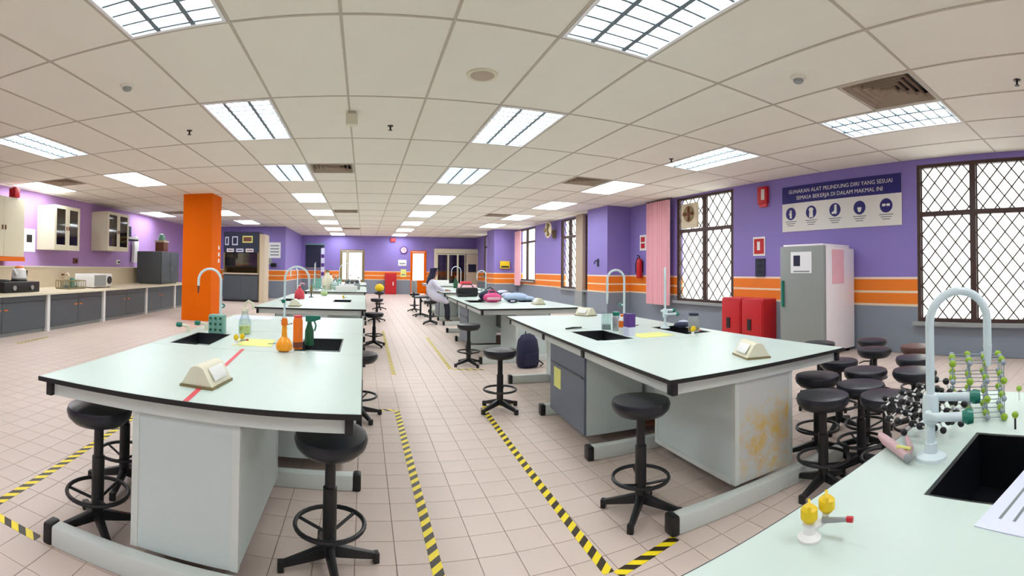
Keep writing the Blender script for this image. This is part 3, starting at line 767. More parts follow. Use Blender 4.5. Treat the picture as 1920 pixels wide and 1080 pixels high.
# pillar things
t = thing('fire_extinguisher', (XR, 11.2, 1.2), 'red fire extinguisher hung on the wall beside the curtain', 'fire extinguisher')
MB().lathe([(.075, .02), (.085, .05), (.085, .48), (.06, .55), (.025, .58)], (-.1, 0, 0), 18).build('cylinder', 'red', t); MB().tube([(-.1, 0, .57), (-.1, 0, .64), (-.18, 0, .66)], .015, 8).build('valve', 'black', t); MB().tube([(-.14, .02, .62), (-.2, .05, .4), (-.19, .05, .15)], .014, 8).build('hose', 'black', t); B(-.02, 0, -.05, .05, .2, .5).build('bracket', 'black', t)
t = onwall('extinguisher_sign', XR, 11.0, 11.32, 2.0, 2.44, 'small white sign with red marks above the extinguisher', 'sign', 'white', .01)
for z in (.06, .24): B(-.013, -.01, -.1, .1, z, z + .14).build('red_field', 'red', t)
t = thing('wall_hook', (6.65, 12.4, 1.6), 'small dark bracket on the side of the purple pillar', 'hook')
MB().tube([(0, 0, .1), (-.1, 0, .12), (-.14, 0, .02)], .02, 8).build('arm', 'dark_blue', t); B(-.015, 0, -.06, .06, -.05, .18).build('plate', 'dark_blue', t)
t = thing('wall_fan', (7.0, 16.5, 2.75), 'round wall fan between the far windows', 'fan')
B(-.1, 0, -.06, .06, -.1, .2).build('bracket', 'olive', t); MB().tube([(-.1, 0, .1), (-.22, 0, .18)], .05, 10).build('motor', 'olive', t)
MB().lathe([(.3, -.3), (.31, -.28), (.3, -.26)], (0, 0, .2), 28, 'X').build('cage', 'beige', t)
for q in range(3):
    a = q * 2.1; MB().tube([(-.32, 0, .2), (-.32, .24 * math.cos(a), .2 + .24 * math.sin(a))], [.03, .08], 6).build('blade', 'olive', t)
t = thing('yellow_box', (6.35, 20.9, 1.5), 'small yellow box on the far pillar', 'box')
B(-.22, .22, -.12, 0, 0, .34).build('housing', 'yellow', t, bevel=.02); B(-.18, .18, -.13, -.12, .05, .12).build('slot', 'black', t)

# ================================================================ LEFT WALL COUNTER
CF, CB, CH = -6.05, -7.5, .8
led = thing('service_ledge', (0, 0, 0), 'beige tiled upstand along the purple wall above the counter', 'upstand')
B(XL + .003, CB, 5.0, 16.4, .0, 1.3).build('upstand', 'beige', led); B(XL + .003, CB + .03, 5.0, 16.4, 1.3, 1.33).build('capping', 'cream', led)
t = thing('long_counter', (0, 0, 0), 'long pale wall counter worktop left of the orange pillar', 'worktop')
B(CB + .004, CF + .03, 5.0, 16.4, CH - .035, CH).build('slab', 'beige', t); B(CF + .03, CF + .036, 5.0, 16.4, CH - .036, CH - .001).build('edge_band', 'cream', t)
ys = [5.05, 7.8, 10.02, 12.38, 14.5, 16.35]
CN = ['slate base cupboard at the left edge under the wall counter', 'second slate base cupboard under the counter, below the hotplate', 'slate base cupboard under the white microwave', 'slate base cupboard between the microwave and the grey oven', 'slate base cupboard under the grey oven, next to the orange pillar']
for i in range(5):
    y0, y1 = ys[i] + .08, ys[i + 1] - .08
    t = thing('base_cupboard', (0, (y0 + y1) / 2, 0), CN[i], 'cupboard', group='slate cupboards under the wall counter')
    w = (y1 - y0) / 2
    B(CB + .1, CF - .06, -w, w, .08, CH - .04).build('body', 'slate', t); B(CB + .1, CF - .1, -w, w, 0, .08).build('plinth', 'grey', t)
    for s in (-1, 1):
        a, b = (-w + .01, -.006) if s < 0 else (.006, w - .01)
        d = B(CF - .06, CF - .04, a, b, .09, CH - .16).build('door_leaf', 'slate', t); q = -.1 if s < 0 else .1
        B(CF - .04, CF - .025, q - .05, q + .05, CH - .3, CH - .28).build('handle', 'orange_plastic', d)
        B(CF - .06, CF - .042, a, b, CH - .15, CH - .045).build('drawer_front', 'slate', t)
for i, y in enumerate(ys[1:-1]):
    o = B(CB + .1, CF - .01, y - .045, y + .045, .0, CH - .036).build('counter_post', 'white')
    tag(o, '%s white upright from the left edge between the slate cupboards' % ORD[i], 'upright', 'white counter uprights')
# wall cupboards
def wallcab(y0, y1, z0, z1, label, glass, X=-7.5):
    t = thing('wall_cupboard', (X, (y0 + y1) / 2, z0), label, 'cupboard', group='cream wall cupboards')
    w, h = (y1 - y0) / 2, z1 - z0; D = X - XL - .004; th = .03
    mb = MB(); mb.box(-D, -.02, -w, -w + th, 0, h).box(-D, -.02, w - th, w, 0, h).box(-D, -.02, -w + th, w - th, 0, th).box(-D, -.02, -w + th, w - th, h - th, h).box(-D, -D + .02, -w + th, w - th, th, h - th); mb.build('body', 'cream', t)
    for s in (-1, 1):
        a, b = (-w, -.004) if s < 0 else (.004, w)
        if glass:
            f = .09; mb = MB().box(-.02, 0, a, a + f, 0, h).box(-.02, 0, b - f, b, 0, h).box(-.02, 0, a + f, b - f, 0, f + .05).box(-.02, 0, a + f, b - f, h - f, h)
            d = mb.build('door_leaf', 'cream', t); B(-.013, -.008, a + f, b - f, f + .05, h - f).build('pane', 'darkglass', d)
        else:
            d = B(-.02, 0, a, b, 0, h).build('door_leaf', 'cream', t)
        B(0, .02, s * .05 - .015, s * .05 + .015, h * .45, h * .45 + .1).build('handle', 'brown', d)
    if glass:
        B(-D + .021, -D + .03, -w + th, w - th, th, h - th).build('lining', 'dark_inside', t)
        for q in (.36, .68): B(-D + .04, -.06, -w + th, w - th, h * q, h * q + .02).build('shelf', 'white', t)
    return t
wallcab(7.2, 8.62, 1.55, 2.93, 'plain white wall cupboard at the left edge with an orange strip below', False)
o = B(-8.09, -7.46, 7.2, 8.62, 1.44, 1.545).build('light_strip', 'orange_plastic'); tag(o, 'orange strip under the leftmost wall cupboard', 'strip')
wallcab(9.82, 10.98, 1.77, 2.95, 'cream wall cupboard with two dark glass doors, nearer one', True)
wallcab(12.5, 13.85, 1.84, 3.05, 'cream wall cupboard with two dark glass doors, farther one beside the hanging coats', True)
t = thing('alarm_box', (-7.55, 8.3, 2.94), 'small red alarm box on top of the leftmost wall cupboard', 'alarm')
B(-.1, .1, -.09, .09, .0, .22).build('housing', 'red', t, bevel=.02); MB().lathe([(.07, .22), (.05, .25)], n=16).build('beacon', 'pinkred', t)
t = thing('wall_notice', (XL, 9.5, 1.7), 'white notice with a black symbol between the wall cupboards', 'notice')
B(0, .01, -.25, .25, 0, .6).build('sheet', 'paper', t); B(.01, .013, -.1, .12, .25, .45).build('symbol', 'black', t)
t = thing('paper_dispenser', (XL, 14.6, 2.25), 'white rack with a dark shelf high on the purple wall beside the cupboard', 'rack')
B(0, .4, -.35, .35, .0, .05).build('shelf', 'dark_blue', t); B(0, .42, -.37, .37, .05, .12).build('rim', 'white', t); B(0, .25, -.25, .1, .12, .5).build('box', 'dark_blue', t); B(0, .05, .2, .3, .1, .6).build('bracket', 'white', t)
for i, (y, l) in enumerate(((15.3, 'white coat hanging on the purple wall above the grey oven'),)):
    t = thing('hanging_coat', (XL + .02, y, 1.5), l, 'coat')
    MB().prism([(-.2, 0), (.2, 0), (.16, .5), (.2, .7), (.08, .95), (-.08, .95), (-.2, .7), (-.16, .5)], 'X', .02, .14).build('cloth', 'white', t, bevel=.03)
    MB().tube([(0, 0, 1.0), (.08, 0, 1.02), (.08, 0, .93)], .01, 6).build('hook', 'steel', t)
t = thing('drying_oven', (-6.85, 14.95, CH), 'grey metal oven cabinet standing on the wall counter', 'oven')
B(-.5, .38, -.75, .75, .02, 1.08).build('body', 'slate', t, bevel=.015)
for s in (-1, 1):
    a, b = (-.73, -.01) if s < 0 else (.01, .73)
    d = B(.38, .41, a, b, .05, 1.05).build('door_leaf', 'slate', t, bevel=.006); B(.41, .44, s * .06 - .015, s * .06 + .015, .45, .7).build('handle', 'steel', d)
for a in (-.42, .3):
    for b in (-.65, .6): B(a, a + .05, b, b + .05, 0, .02).build('foot', 'black', t)
t = thing('water_dispenser', (-6.9, 15.2, CH + 1.08), 'small red container with a pale blue top on the grey oven', 'container')
B(-.16, .16, -.2, .2, 0, .34).build('body', 'brown', t, bevel=.02); B(-.18, .18, -.22, .22, .34, .4).build('rim', 'beige', t); MB().lathe([(.12, .4), (.13, .5), (.08, .62), (.03, .64)], n=16).build('bottle', 'mint', t)
t = thing('microwave', (-6.75, 10.6, CH), 'white benchtop box with a dark round dial on the counter', 'microwave')
B(-.3, .28, -.46, .46, .02, .36).build('body', 'white', t, bevel=.02); B(.28, .3, -.42, .12, .05, .33).build('door_leaf', 'fridge', t); disc(.292, .3, .2, .1, 'black', t, 'dial', -.02)
for a in (-.25, .2):
    for b in (-.4, .35): B(a, a + .05, b, b + .05, 0, .02).build('foot', 'black', t)
t = thing('dish_rack', (-6.75, 9.55, CH), 'dark wire dish rack with glassware on the counter', 'rack')
mb = MB()
for y in (-.35, .35):
    for z in (.02, .2): mb.tube([(-.2, y, z), (.2, y, z)], .012, 6)
for x in (-.2, .2):
    for z in (.02, .2): mb.tube([(x, -.35, z), (x, .35, z)], .012, 6)
    for q in range(8): mb.tube([(x, -.35 + q * .1, .02), (x, -.35 + q * .1, .2)], .008, 6)
mb.build('wire_frame', 'olive', t); B(-.2, .2, -.35, .35, 0, .015).build('tray', 'black', t)
for i, (y, m_, hgt) in enumerate(((9.35, 'clear', .2), (9.6, 'mint', .24), (9.75, 'clear', .18))):
    t = thing('beaker', (-6.75, y, CH + .016), ['clear beaker at the left in the wire rack', 'greenish jar in the middle of the wire rack', 'clear beaker at the right in the wire rack'][i], 'beaker')
    MB().lathe([(.06, 0), (.065, .01), (.065, hgt), (.07, hgt + .01)], n=16).build('glass', m_, t)
    MB().lathe([(.05, .004), (.05, hgt * .3)], n=16).build('liquid', 'grey', t)
t = thing('wall_tap', (-7.4, 10.15, CH), 'beige gas tap on the counter against the upstand', 'tap')
MB().tube([(0, 0, 0), (0, 0, .3), (.12, 0, .36), (.18, 0, .28)], .025, 8).build('spout', 'beige', t); B(-.05, .05, -.06, .06, 0, .05).build('base', 'steel', t); B(-.02, .02, -.1, .1, .3, .34).build('handle', 'brown', t)
t = thing('stove', (-6.75, 7.35, CH), 'black two burner hotplate at the left end of the counter', 'hotplate')
B(-.35, .35, -.55, .55, .0, .22).build('body', 'black', t, bevel=.02)
for y in (-.27, .27): MB().torus((0, y, .235), .16, .02).build('burner', 'edge', t); MB().lathe([(.05, .355), (.05, .385)], (0, y, .1), 12, 'X').build('knob', 'steel', t)
t = thing('kettle', (-6.75, 7.62, CH + .256), 'white kettle with an orange lid on the hotplate', 'kettle')
MB().lathe([(.15, .0), (.17, .03), (.15, .2), (.1, .24)], n=20).build('body', 'white', t); MB().lathe([(.1, .24), (.09, .27), (.02, .29)], n=20).build('lid', 'orange_plastic', t); MB().tube([(.05, -.14, .1), (.05, -.24, .22)], [.04, .02], 8).build('spout', 'white', t); MB().tube([(0, .14, .2), (0, .26, .18), (0, .24, .05), (0, .15, .04)], .018, 8).build('handle', 'black', t)
for i, (y, z, l) in enumerate(((11.65, 1.42, 'small brown socket on the wall left of the farther cupboard'), (14.2, 1.42, 'white socket on the wall under the rack'))):
    t = thing('wall_socket', (XL, y, z), l, 'socket'); B(0, .03, -.12, .12, 0, .16).build('plate', 'brown' if i == 0 else 'white', t, bevel=.005); B(.03, .08, -.03, .03, .05, .1).build('plug', 'black', t)

# ================================================================ FUME CUPBOARD AND ALCOVE
t = thing('fume_cupboard', (-4.96, 18.7, 0), 'dark fume cupboard with a glass sash beyond the orange pillar', 'fume cupboard')
w = .74
B(-w, w, .03, 1.0, 0, .08).build('plinth', 'black', t)
B(-w, w, .02, 1.0, .08, 1.12).build('base_unit', 'slate', t)
for a, b in ((-w + .02, -.01), (.01, w - .02)): B(a, b, 0, .02, .12, 1.05).build('door_leaf', 'slate', t)
B(-w, w, -.05, 1.0, 1.12, 1.17).build('work_surface', 'beige', t)
B(-w, w, .9, 1.0, 1.17, 2.0).build('back_panel', 'olive', t); B(-w, -w + .05, 0, .9, 1.17, 2.0).build('side_panel', 'olive', t); B(w - .05, w, 0, .9, 1.17, 2.0).build('side_panel', 'olive', t)
B(-w + .05, w - .05, .3, .8, 1.5, 1.53).build('shelf', 'beige', t)
s = B(-w + .06, w - .06, .03, .04, 1.45, 1.98).build('sash', 'darkglass', t); B(-w + .05, w - .05, .015, .055, 1.4, 1.45).build('sash_rail', 'black', s)
hd = B(-w, w, 0, 1.0, 2.0, 2.85).build('hood', 'dark_blue', t)
for x, z, ww, hh_, m_ in ((-.68, 2.3, .16, .34, 'lilac_paper'), (-.38, 2.3, .24, .36, 'lilac_paper'), (.06, 2.4, .42, .28, 'paleyellow'), (-.6, 2.02, .3, .14, 'paper'), (-.2, 2.02, .3, .14, 'lilac_paper'), (.2, 2.02, .32, .14, 'paper')):
    n = B(x, x + ww, -.012, 0, z, z + hh_).build('notice', m_, hd); B(x + .04, x + ww - .04, -.016, -.012, z + .05, z + hh_ - .05).build('picture', 'navy' if m_ == 'lilac_paper' else 'brown', n)
t = thing('wall_panel', (-4.08, 18.7, 0), 'tall pale filler panel beside the fume cupboard', 'panel')
B(-.1, .1, 0, .9, 0, 2.75).build('board', 'beige', t); B(-.13, -.1, -.01, .9, 0, 2.75).build('trim_strip', 'olive', t)
t = thing('notice_board', (-4.1, 21.5, 1.85), 'white notice on the purple wall beside the fume cupboard', 'notice'); B(-.28, .28, -.02, 0, 0, .72).build('sheet', 'paper', t)
for q in range(4): B(-.2, .2, -.023, -.02, .12 + q * .14, .17 + q * .14).build('text_line', 'ink', t)
t = thing('intercom', (-4.25, 21.5, 1.5), 'grey and black wall phone below the notice', 'phone'); B(-.2, .05, -.08, 0, .05, .35).build('base', 'grey', t, bevel=.01); B(0, .25, -.1, 0, -.05, .12).build('handset', 'black', t, bevel=.02)

# ================================================================ BACK WALL THINGS
t = thing('display_cabinet', (5.32, YB, 0), 'cream framed display cabinet with dark glass doors at the back wall', 'cabinet')
w = 1.3
mb = MB().box(-w, w, -.5, -.02, 2.35, 2.62).box(-w, -w + .1, -.5, -.02, 0, 2.35).box(w - .1, w, -.5, -.02, 0, 2.35).box(-w + .1, w - .1, -.06, -.02, 0, 2.35).box(-w + .1, w - .1, -.5, -.06, 0, .1).build('carcass', 'cream', t)
for a, b in ((-w + .1, -.55), (-.55, .0), (.0, .45), (.5, w - .1)):
    mb = MB(); f = .05
    for q in ((a, a + f, .12, 2.33), (b - f, b, .12, 2.33), (a + f, b - f, .12, .2), (a + f, b - f, 2.27, 2.33)): mb.box(q[0], q[1], -.52, -.5, q[2], q[3])
    d = mb.build('door_leaf', 'cream', t)
    if a < .45: B(a + f, b - f, -.512, -.507, .2, 2.27).build('pane', 'darkglass', d)
    else: B(a + f, b - f, -.515, -.505, .2, 2.27).build('pane', 'beige', d); B(a + .12, b - .12, -.53, -.516, 1.3, 1.75).build('notice', 'navy', d)
B(-w + .1, w - .1, -.1, -.061, .1, 2.35).build('lining', 'dark_inside', t)
for z in (.65, 1.2, 1.75): B(-w + .1, w - .1, -.46, -.1, z, z + .03).build('shelf', 'cream', t)
t = thing('fire_cabinet', (1.52, YB - .004, 0), 'red fire cabinet on the floor at the back wall', 'cabinet', group='red floor cabinets'); B(-.32, .32, -.4, 0, .0, 1.2).build('body', 'red', t, bevel=.02); B(-.26, .26, -.42, -.4, .1, 1.1).build('door_leaf', 'red', t); B(.1, .16, -.44, -.42, .5, .7).build('handle', 'white', t)
t = thing('wall_clock', (2.26, YB, 2.52), 'round wall clock between the back doors', 'clock'); MB().lathe([(.22, -.04), (.22, 0)], n=28, axis='Y').build('rim', 'purple', t); MB().lathe([(.17, -.045), (.17, -.04)], n=28, axis='Y').build('face', 'curtain', t); B(-.01, .01, -.05, -.046, 0, .12).build('hand', 'black', t); B(0, .09, -.05, -.046, -.01, .01).build('hand', 'black', t)
for x, z, ww, hh_, m_, l in ((1.95, 1.62, .48, .34, 'paper', 'white notice above the orange stripe on the back wall'), (2.1, .98, .32, .44, 'paleyellow', 'pale yellow notice below the orange stripe on the back wall')):
    t = thing('wall_notice', (x + ww / 2, YB, z), l, 'notice'); B(-ww / 2, ww / 2, -.015, 0, 0, hh_).build('sheet', m_, t); B(-ww / 3, ww / 3, -.018, -.015, .1, .16).build('text_line', 'ink', t)
t = thing('exit_sign', (1.64, YB, 2.98), 'small red sign high on the back wall', 'sign'); B(-.14, .14, -.1, 0, 0, .22).build('housing', 'red', t); B(-.05, .05, -.104, -.1, .05, .17).build('symbol', 'pinkred', t)
t = thing('blackboard', (-2.85, YB, 1.45), 'dark blue board in the back left corner', 'board'); B(-.5, .55, -.06, -.02, 0, 1.3).build('board', 'dark_blue', t); B(-.55, .6, -.09, 0, -.06, 0).build('tray', 'grey', t); B(-.55, .6, -.08, 0, 1.3, 1.36).build('top_rail', 'mint', t)
t = thing('banner_stand', (-2.33, YB - .5, 0), 'thin white and violet hanging strip near the back left corner', 'banner'); B(-.1, .1, -.01, .01, .2, 2.55).build('strip', 'lilac_paper', t); MB().tube([(0, .03, 0), (0, .03, 2.6)], .015, 6).build('pole', 'steel', t); B(-.2, .2, -.1, .15, 0, .03).build('foot', 'steel', t)
for z in (1.0, 1.5, 2.0): B(-.09, .09, -.014, -.01, z, z + .2).build('violet_patch', 'purple', t)

t = thing('window_post', (6.93, 14.2, 0), 'pale grey upright between the narrow window and the wide one', 'post'); B(-.04, .06, -.26, .26, .75, CEIL - .01).build('board', 'speaker', t); B(-.06, .06, -.28, .28, 0, .75).build('base', 'grey', t)
# ================================================================ BENCH TOP THINGS
def bottle(name, x, y, label, cat, prof, m, cap=None, capm='white', band=None, z=T, n=18, liquid=None):
    t = thing(name, (x, y, z), label, cat)
    b = MB().lathe(prof, n=n).build('body', m, t)
    if cap: MB().lathe(cap, n=n).build('cap', capm, t)
    if band: MB().lathe([(band[0], band[1]), (band[0], band[2])], n=n).build('label_band', band[3], b)
    if liquid: MB().lathe(liquid[0], n=n).build('liquid', liquid[1], t)
    return t
o = B(-.0125, .0125, 0, 1.37, 0, .0012).build('red_tape', 'pinkred'); o.location = (-.75, 1.935, T + .0003); o.rotation_euler = (0, 0, .072)
tag(o, 'thin red tape running along the nearest left bench top', 'tape')
bottle('round_flask', -.55, 3.3, 'round bottom flask of orange liquid by the right sink of the left bench', 'flask', [(.03, 0), (.055, .015), (.06, .045), (.045, .08), (.02, .105), (.017, .18), (.021, .185)], 'orange_juice', [(.022, .185), (.024, .2), (.018, .235)], 'orange_plastic')
bottle('tall_bottle', -.475, 3.45, 'tall orange bottle between the flask and the green spray bottle', 'bottle', [(.034, 0), (.036, .01), (.036, .2), (.03, .225)], 'orange_plastic', [(.031, .225), (.031, .24), (.01, .245)], 'pinkred', (.0365, .01, .05, 'brown'))
t = thing('spray_bottle', (-.41, 3.62, T), 'green trigger spray bottle behind the right sink of the left bench', 'bottle')
MB().lathe([(.034, 0), (.036, .01), (.034, .11), (.018, .16), (.016, .18)], n=16).build('body', 'green', t); hd = MB().prism([(-.03, .18), (.03, .18), (.085, .2), (.085, .225), (-.03, .225)], 'Y', -.014, .014).build('spray_head', 'teal', t, bevel=.004); MB().tube([(.035, 0, .19), (.05, 0, .15), (.04, 0, .11)], .007, 6).build('trigger', 'teal', hd)
t = thing('wash_bottle', (-1.03, 4.06, T), 'cloudy wash bottle with pale yellow liquid beside the yellow sheet', 'bottle')
MB().lathe([(.05, 0), (.055, .012), (.055, .11), (.03, .17), (.026, .2)], n=18).build('body', 'clear', t); MB().lathe([(.048, .006), (.048, .07)], n=18).build('liquid', 'paleyellow', t); MB().lathe([(.03, .2), (.03, .225), (.02, .23)], n=16).build('cap', 'cream', t); MB().tube([(0, 0, .225), (0, 0, .27), (.03, 0, .29), (.07, 0, .27), (.075, 0, .22)], .011, 8).build('spout', 'cream', t)
def sheet(x, y, w, l, rz, label, m, z=T, cat='paper', lines=0):
    t = thing('paper_sheet', (x, y, z + .0004), label, cat, rz); B(-w / 2, w / 2, -l / 2, l / 2, 0, .002).build('sheet', m, t)
    for q in range(lines): B(-w * .38, w * .38, l * (.36 - .12 * q) - .004, l * (.36 - .12 * q) + .004, .002, .0023).build('text_line', 'ink', t)
sheet(-.84, 3.62, .3, .34, .1, 'pale yellow sheet between the sinks of the left bench', 'paleyellow')
sheet(-1.25, 5.4, .42, .4, .05, 'white sheet at the far end of the nearest left bench', 'lilac_paper')
sheet(2.5, 3.62, .34, .28, -.1, 'pale yellow sheet between the sinks of the right bench', 'paleyellow')
sheet(1.233, .135, .42, .3, -.178, 'printed white sheet lying over the sink in the bottom right corner', 'lilac_paper', lines=5)
def gastap(x, y, rz, label, m='yellow'):
    t = thing('gas_tap', (x, y, T), label, 'gas tap', rz, 'bench gas taps')
    MB().lathe([(.026, 0), (.027, .006), (.014, .014), (.012, .03), (.016, .036)], n=18).build('base', 'white', t)
    MB().tube([(0, 0, .02), (.035, .03, .025), (.04, .034, .05)], .009, 8).build('body', 'white', t)
    for px_, py_, z_ in ((0, 0, .036), (.04, .034, .04)):
        k = MB().lathe([(.01, 0), (.019, .01), (.019, .03), (.012, .036)], (px_, py_, z_), 14).build('knob', m, t); B(px_ - .003, px_ + .003, py_ - .02, py_ + .02, z_ + .03, z_ + .042).build('grip', m, k)
    nz = MB().tube([(.03, .02, .03), (.06, .01, .035), (.085, .0, .04)], [.007, .006, .005], 8).build('nozzle', 'grey', t); MB().tube([(.083, .001, .04), (.096, -.004, .041)], .007, 8).build('tip', 'red', nz)
gastap(.85, .63, -.93, 'yellow knobbed gas tap with red tip on the corner bench')
gastap(-.95, 3.48, 0, 'yellow knobbed gas tap at the end of the red tape')
gastap(2.78, 3.36, 0, 'yellow gas tap in front of the grey jar on the right bench')
gastap(-.75, 4.55, 1.0, 'cream gas tap beyond the sinks of the left bench', 'cream')
gastap(-.38, 8.95, 1.0, 'yellow gas tap over the sink of the second left bench')
t = thing('tube_rack', (-1.27, 4.02, T), 'mint green peg block beside the left sink of the left bench', 'rack')
B(-.07, .07, -.05, .05, .0, .165).build('block', 'mint', t, bevel=.012)
for i in range(3):
    for k in range(3): MB().lathe([(.012, -.062), (.01, -.05)], (-.045 + i * .045, 0, .035 + k * .05), 10, 'Y').build('peg', 'green', t)
for x, y, l in ((-1.52, 3.95, 'teal handled tap arm left of the mint block'), (-1.42, 4.15, 'dark green handled tap arm just behind the mint block')):
    t = thing('side_tap', (x, y, T), l, 'tap'); MB().lathe([(.022, 0), (.018, .02), (.014, .06)], n=14).build('base', 'cream', t); MB().tube([(0, 0, .05), (-.05, -.02, .065)], .012, 8).build('arm', 'cream', t); MB().lathe([(.02, -.1), (.024, -.075), (.018, -.05)], (0, -.02, .065), 14, 'X').build('handle', 'teal', t)
t = thing('tweezers', (-.66, 3.6, T + .0025), 'metal tweezers on the yellow sheet of the left bench', 'tweezers', .6); MB().tube([(-.07, 0, .004), (.07, .006, .004)], .003, 6).build('arm', 'steel', t); MB().tube([(-.07, 0, .004), (.07, -.006, .004)], .003, 6).build('arm', 'steel', t)
# right bench
bottle('beaker', 2.36, 4.22, 'glass beaker behind the left sink of the right bench', 'beaker', [(.05, 0), (.053, .005), (.053, .15), (.058, .16)], 'clear', liquid=([(.045, .004), (.045, .05)], 'grey'))
bottle('drink_flask', 2.38, 4.06, 'steel flask with a teal lid on the right bench', 'flask', [(.034, 0), (.037, .01), (.037, .13), (.03, .15)], 'steel', [(.036, .15), (.036, .185), (.02, .19)], 'teal')
bottle('white_bottle', 2.34, 3.86, 'white bottle with an orange mark next to the purple box', 'bottle', [(.04, 0), (.042, .01), (.042, .13), (.025, .16)], 'white', [(.025, .16), (.025, .18), (.01, .182)], 'orange_plastic', (.0425, .06, .12, 'orange_plastic'))
t = thing('purple_carton', (2.31, 3.7, T), 'purple and lilac carton standing beside the sink of the right bench', 'carton'); B(-.035, .035, -.05, .05, 0, .2).build('box', 'purple', t, bevel=.003); B(-.036, .036, -.051, .051, .0, .08).build('label_band', 'lilac_paper', t)
bottle('grey_jar', 2.95, 3.55, 'grey jar beside the right sink of the right bench', 'jar', [(.05, 0), (.055, .01), (.055, .13), (.045, .16)], 'grey', [(.048, .16), (.048, .185), (.02, .19)], 'dark_blue', (.0555, .01, .05, 'olive'))
t = thing('cloth', (3.1, 3.92, T), 'navy blue cloth bunched by the right sink', 'cloth'); MB().sphere((0, 0, .03), .08, 14, 8, (1.3, .8, .38)).flat().build('fold', 'navy', t); MB().sphere((.03, .02, .055), .05, 12, 8, (1.2, .8, .4)).flat().build('fold', 'lilac_paper', t)
t = thing('pen', (2.75, 4.3, T), 'brown pen lying on the right bench', 'pen', .3); MB().tube([(-.08, 0, .006), (.06, 0, .006)], .005, 8).build('barrel', 'brown', t); MB().tube([(.06, 0, .006), (.08, 0, .006)], [.005, .001], 8).build('tip', 'steel', t)
t = thing('tongs', (2.07, 4.38, T), 'dark tongs beside the left sink of the right bench', 'tongs', .2); MB().tube([(-.1, 0, .008), (0, .02, .012), (.1, .0, .008)], .007, 6).build('arm', 'black', t); MB().tube([(-.1, 0, .008), (0, -.02, .012), (.1, .0, .008)], .007, 6).build('arm', 'black', t)
# corner bench
t = thing('pink_clamp', (1.405, .68, T), 'pinkish plastic clamp lying before the swan neck tap', 'clamp', math.atan2(.14, .16))
MB().tube([(-.1, 0, .015), (-.04, .012, .02), (.04, .03, .022), (.1, .035, .02)], [.012, .016, .017, .012], 10).build('jaw', 'pinkgrey', t); MB().tube([(-.1, 0, .015), (-.03, -.03, .018), (.07, -.05, .016)], [.012, .012, .008], 8).build('jaw', 'pinkgrey', t); MB().sphere((-.105, 0, .016), .014, 12, 8).build('tip', 'grey', t); MB().tube([(-.07, -.02, .03), (-.05, .02, .034)], .006, 8).build('spring', 'paleyellow', t)
def bond_between(mesh, parent, a, b):
    d = Vector(b) - Vector(a); o = put('bond', mesh, parent, (Vector(a) + Vector(b)) / 2, scale=(1, 1, d.length)); o.rotation_mode = 'QUATERNION'; o.rotation_quaternion = d.to_track_quat('Z', 'Y'); return o
def model(loc, rz, atoms, bl, label, meshes, bondm):
    t = thing('molecular_model', loc, label, 'molecular model', rz, None)
    for i, (p, k) in enumerate(atoms): put('atom', meshes[k], t, p)
    for i in range(len(atoms)):
        for j in range(i):
            if (Vector(atoms[i][0]) - Vector(atoms[j][0])).length < bl * 1.08: bond_between(bondm, t, atoms[i][0], atoms[j][0])
    return t
ab = MB().sphere((0, 0, 0), .0125, 12, 8).mesh('atom', 'atom_black'); bw = MB().tube([(0, 0, -.5), (0, 0, .5)], .0035, 6).mesh('bond', 'white')
a_ = .094; pts = []
for i in range(-3, 4):
    for j in range(-3, 4):
        for k in range(-3, 4):
            for fx, fy, fz in ((0, 0, 0), (0, .5, .5), (.5, 0, .5), (.5, .5, 0)):
                for q in (0, .25):
                    p = Vector(((i + fx + q) * a_, (j + fy + q) * a_, (k + fz + q) * a_)); p = Euler((.62, .3, .4)).to_matrix() @ p
                    if (p.x / .175) ** 2 + (p.y / .095) ** 2 + (p.z / .1) ** 2 < 1: pts.append(p)
zm = min(p.z for p in pts)
model((1.575, .655, T), math.atan2(-.92, .39), [((p.x, p.y, p.z - zm + .0125), 0) for p in pts], a_ * .433, 'black and white ball and stick model beside the swan neck tap', [ab], bw)
ag = MB().sphere((0, 0, 0), .0145, 12, 8).mesh('atom', 'atom_green'); ay = MB().sphere((0, 0, 0), .0115, 12, 8).mesh('atom', 'atom_grey'); bg_ = MB().tube([(0, 0, -.5), (0, 0, .5)], .0022, 6).mesh('bond', 'atom_grey')
pts = [((i * .066 - .1, j * .066 - .1, k * .07 + .0145), (i + j + k) % 2) for i in range(4) for j in range(4) for k in range(4)]
model((1.87, .55, T), .35, pts, .07, 'green and grey cubic ball and stick model behind the tap', [ag, ay], bg_)
am = MB().sphere((0, 0, 0), .013, 10, 8).mesh('atom', 'atom_green')
for x, y, l in ((1.72, .36, 'single green ball on a black stick beside the sink'), (2.1, .42, 'single green ball on a pale stick at the right edge')):
    t = thing('model_piece', (x, y, T), l, 'model piece'); MB().tube([(0, 0, .0), (0, 0, .04)], .004, 6).build('stick', 'black' if x < 2 else 'white', t); put('atom', am, t, (0, 0, .052))
t = thing('small_bottle', (2.12, .3, T), 'small pale dropper bottle at the right edge of the corner bench', 'bottle'); MB().lathe([(.02, 0), (.022, .006), (.022, .05), (.012, .065)], n=14).build('body', 'white', t); MB().lathe([(.013, .065), (.01, .09), (.004, .1)], n=12).build('cap', 'pipe', t)
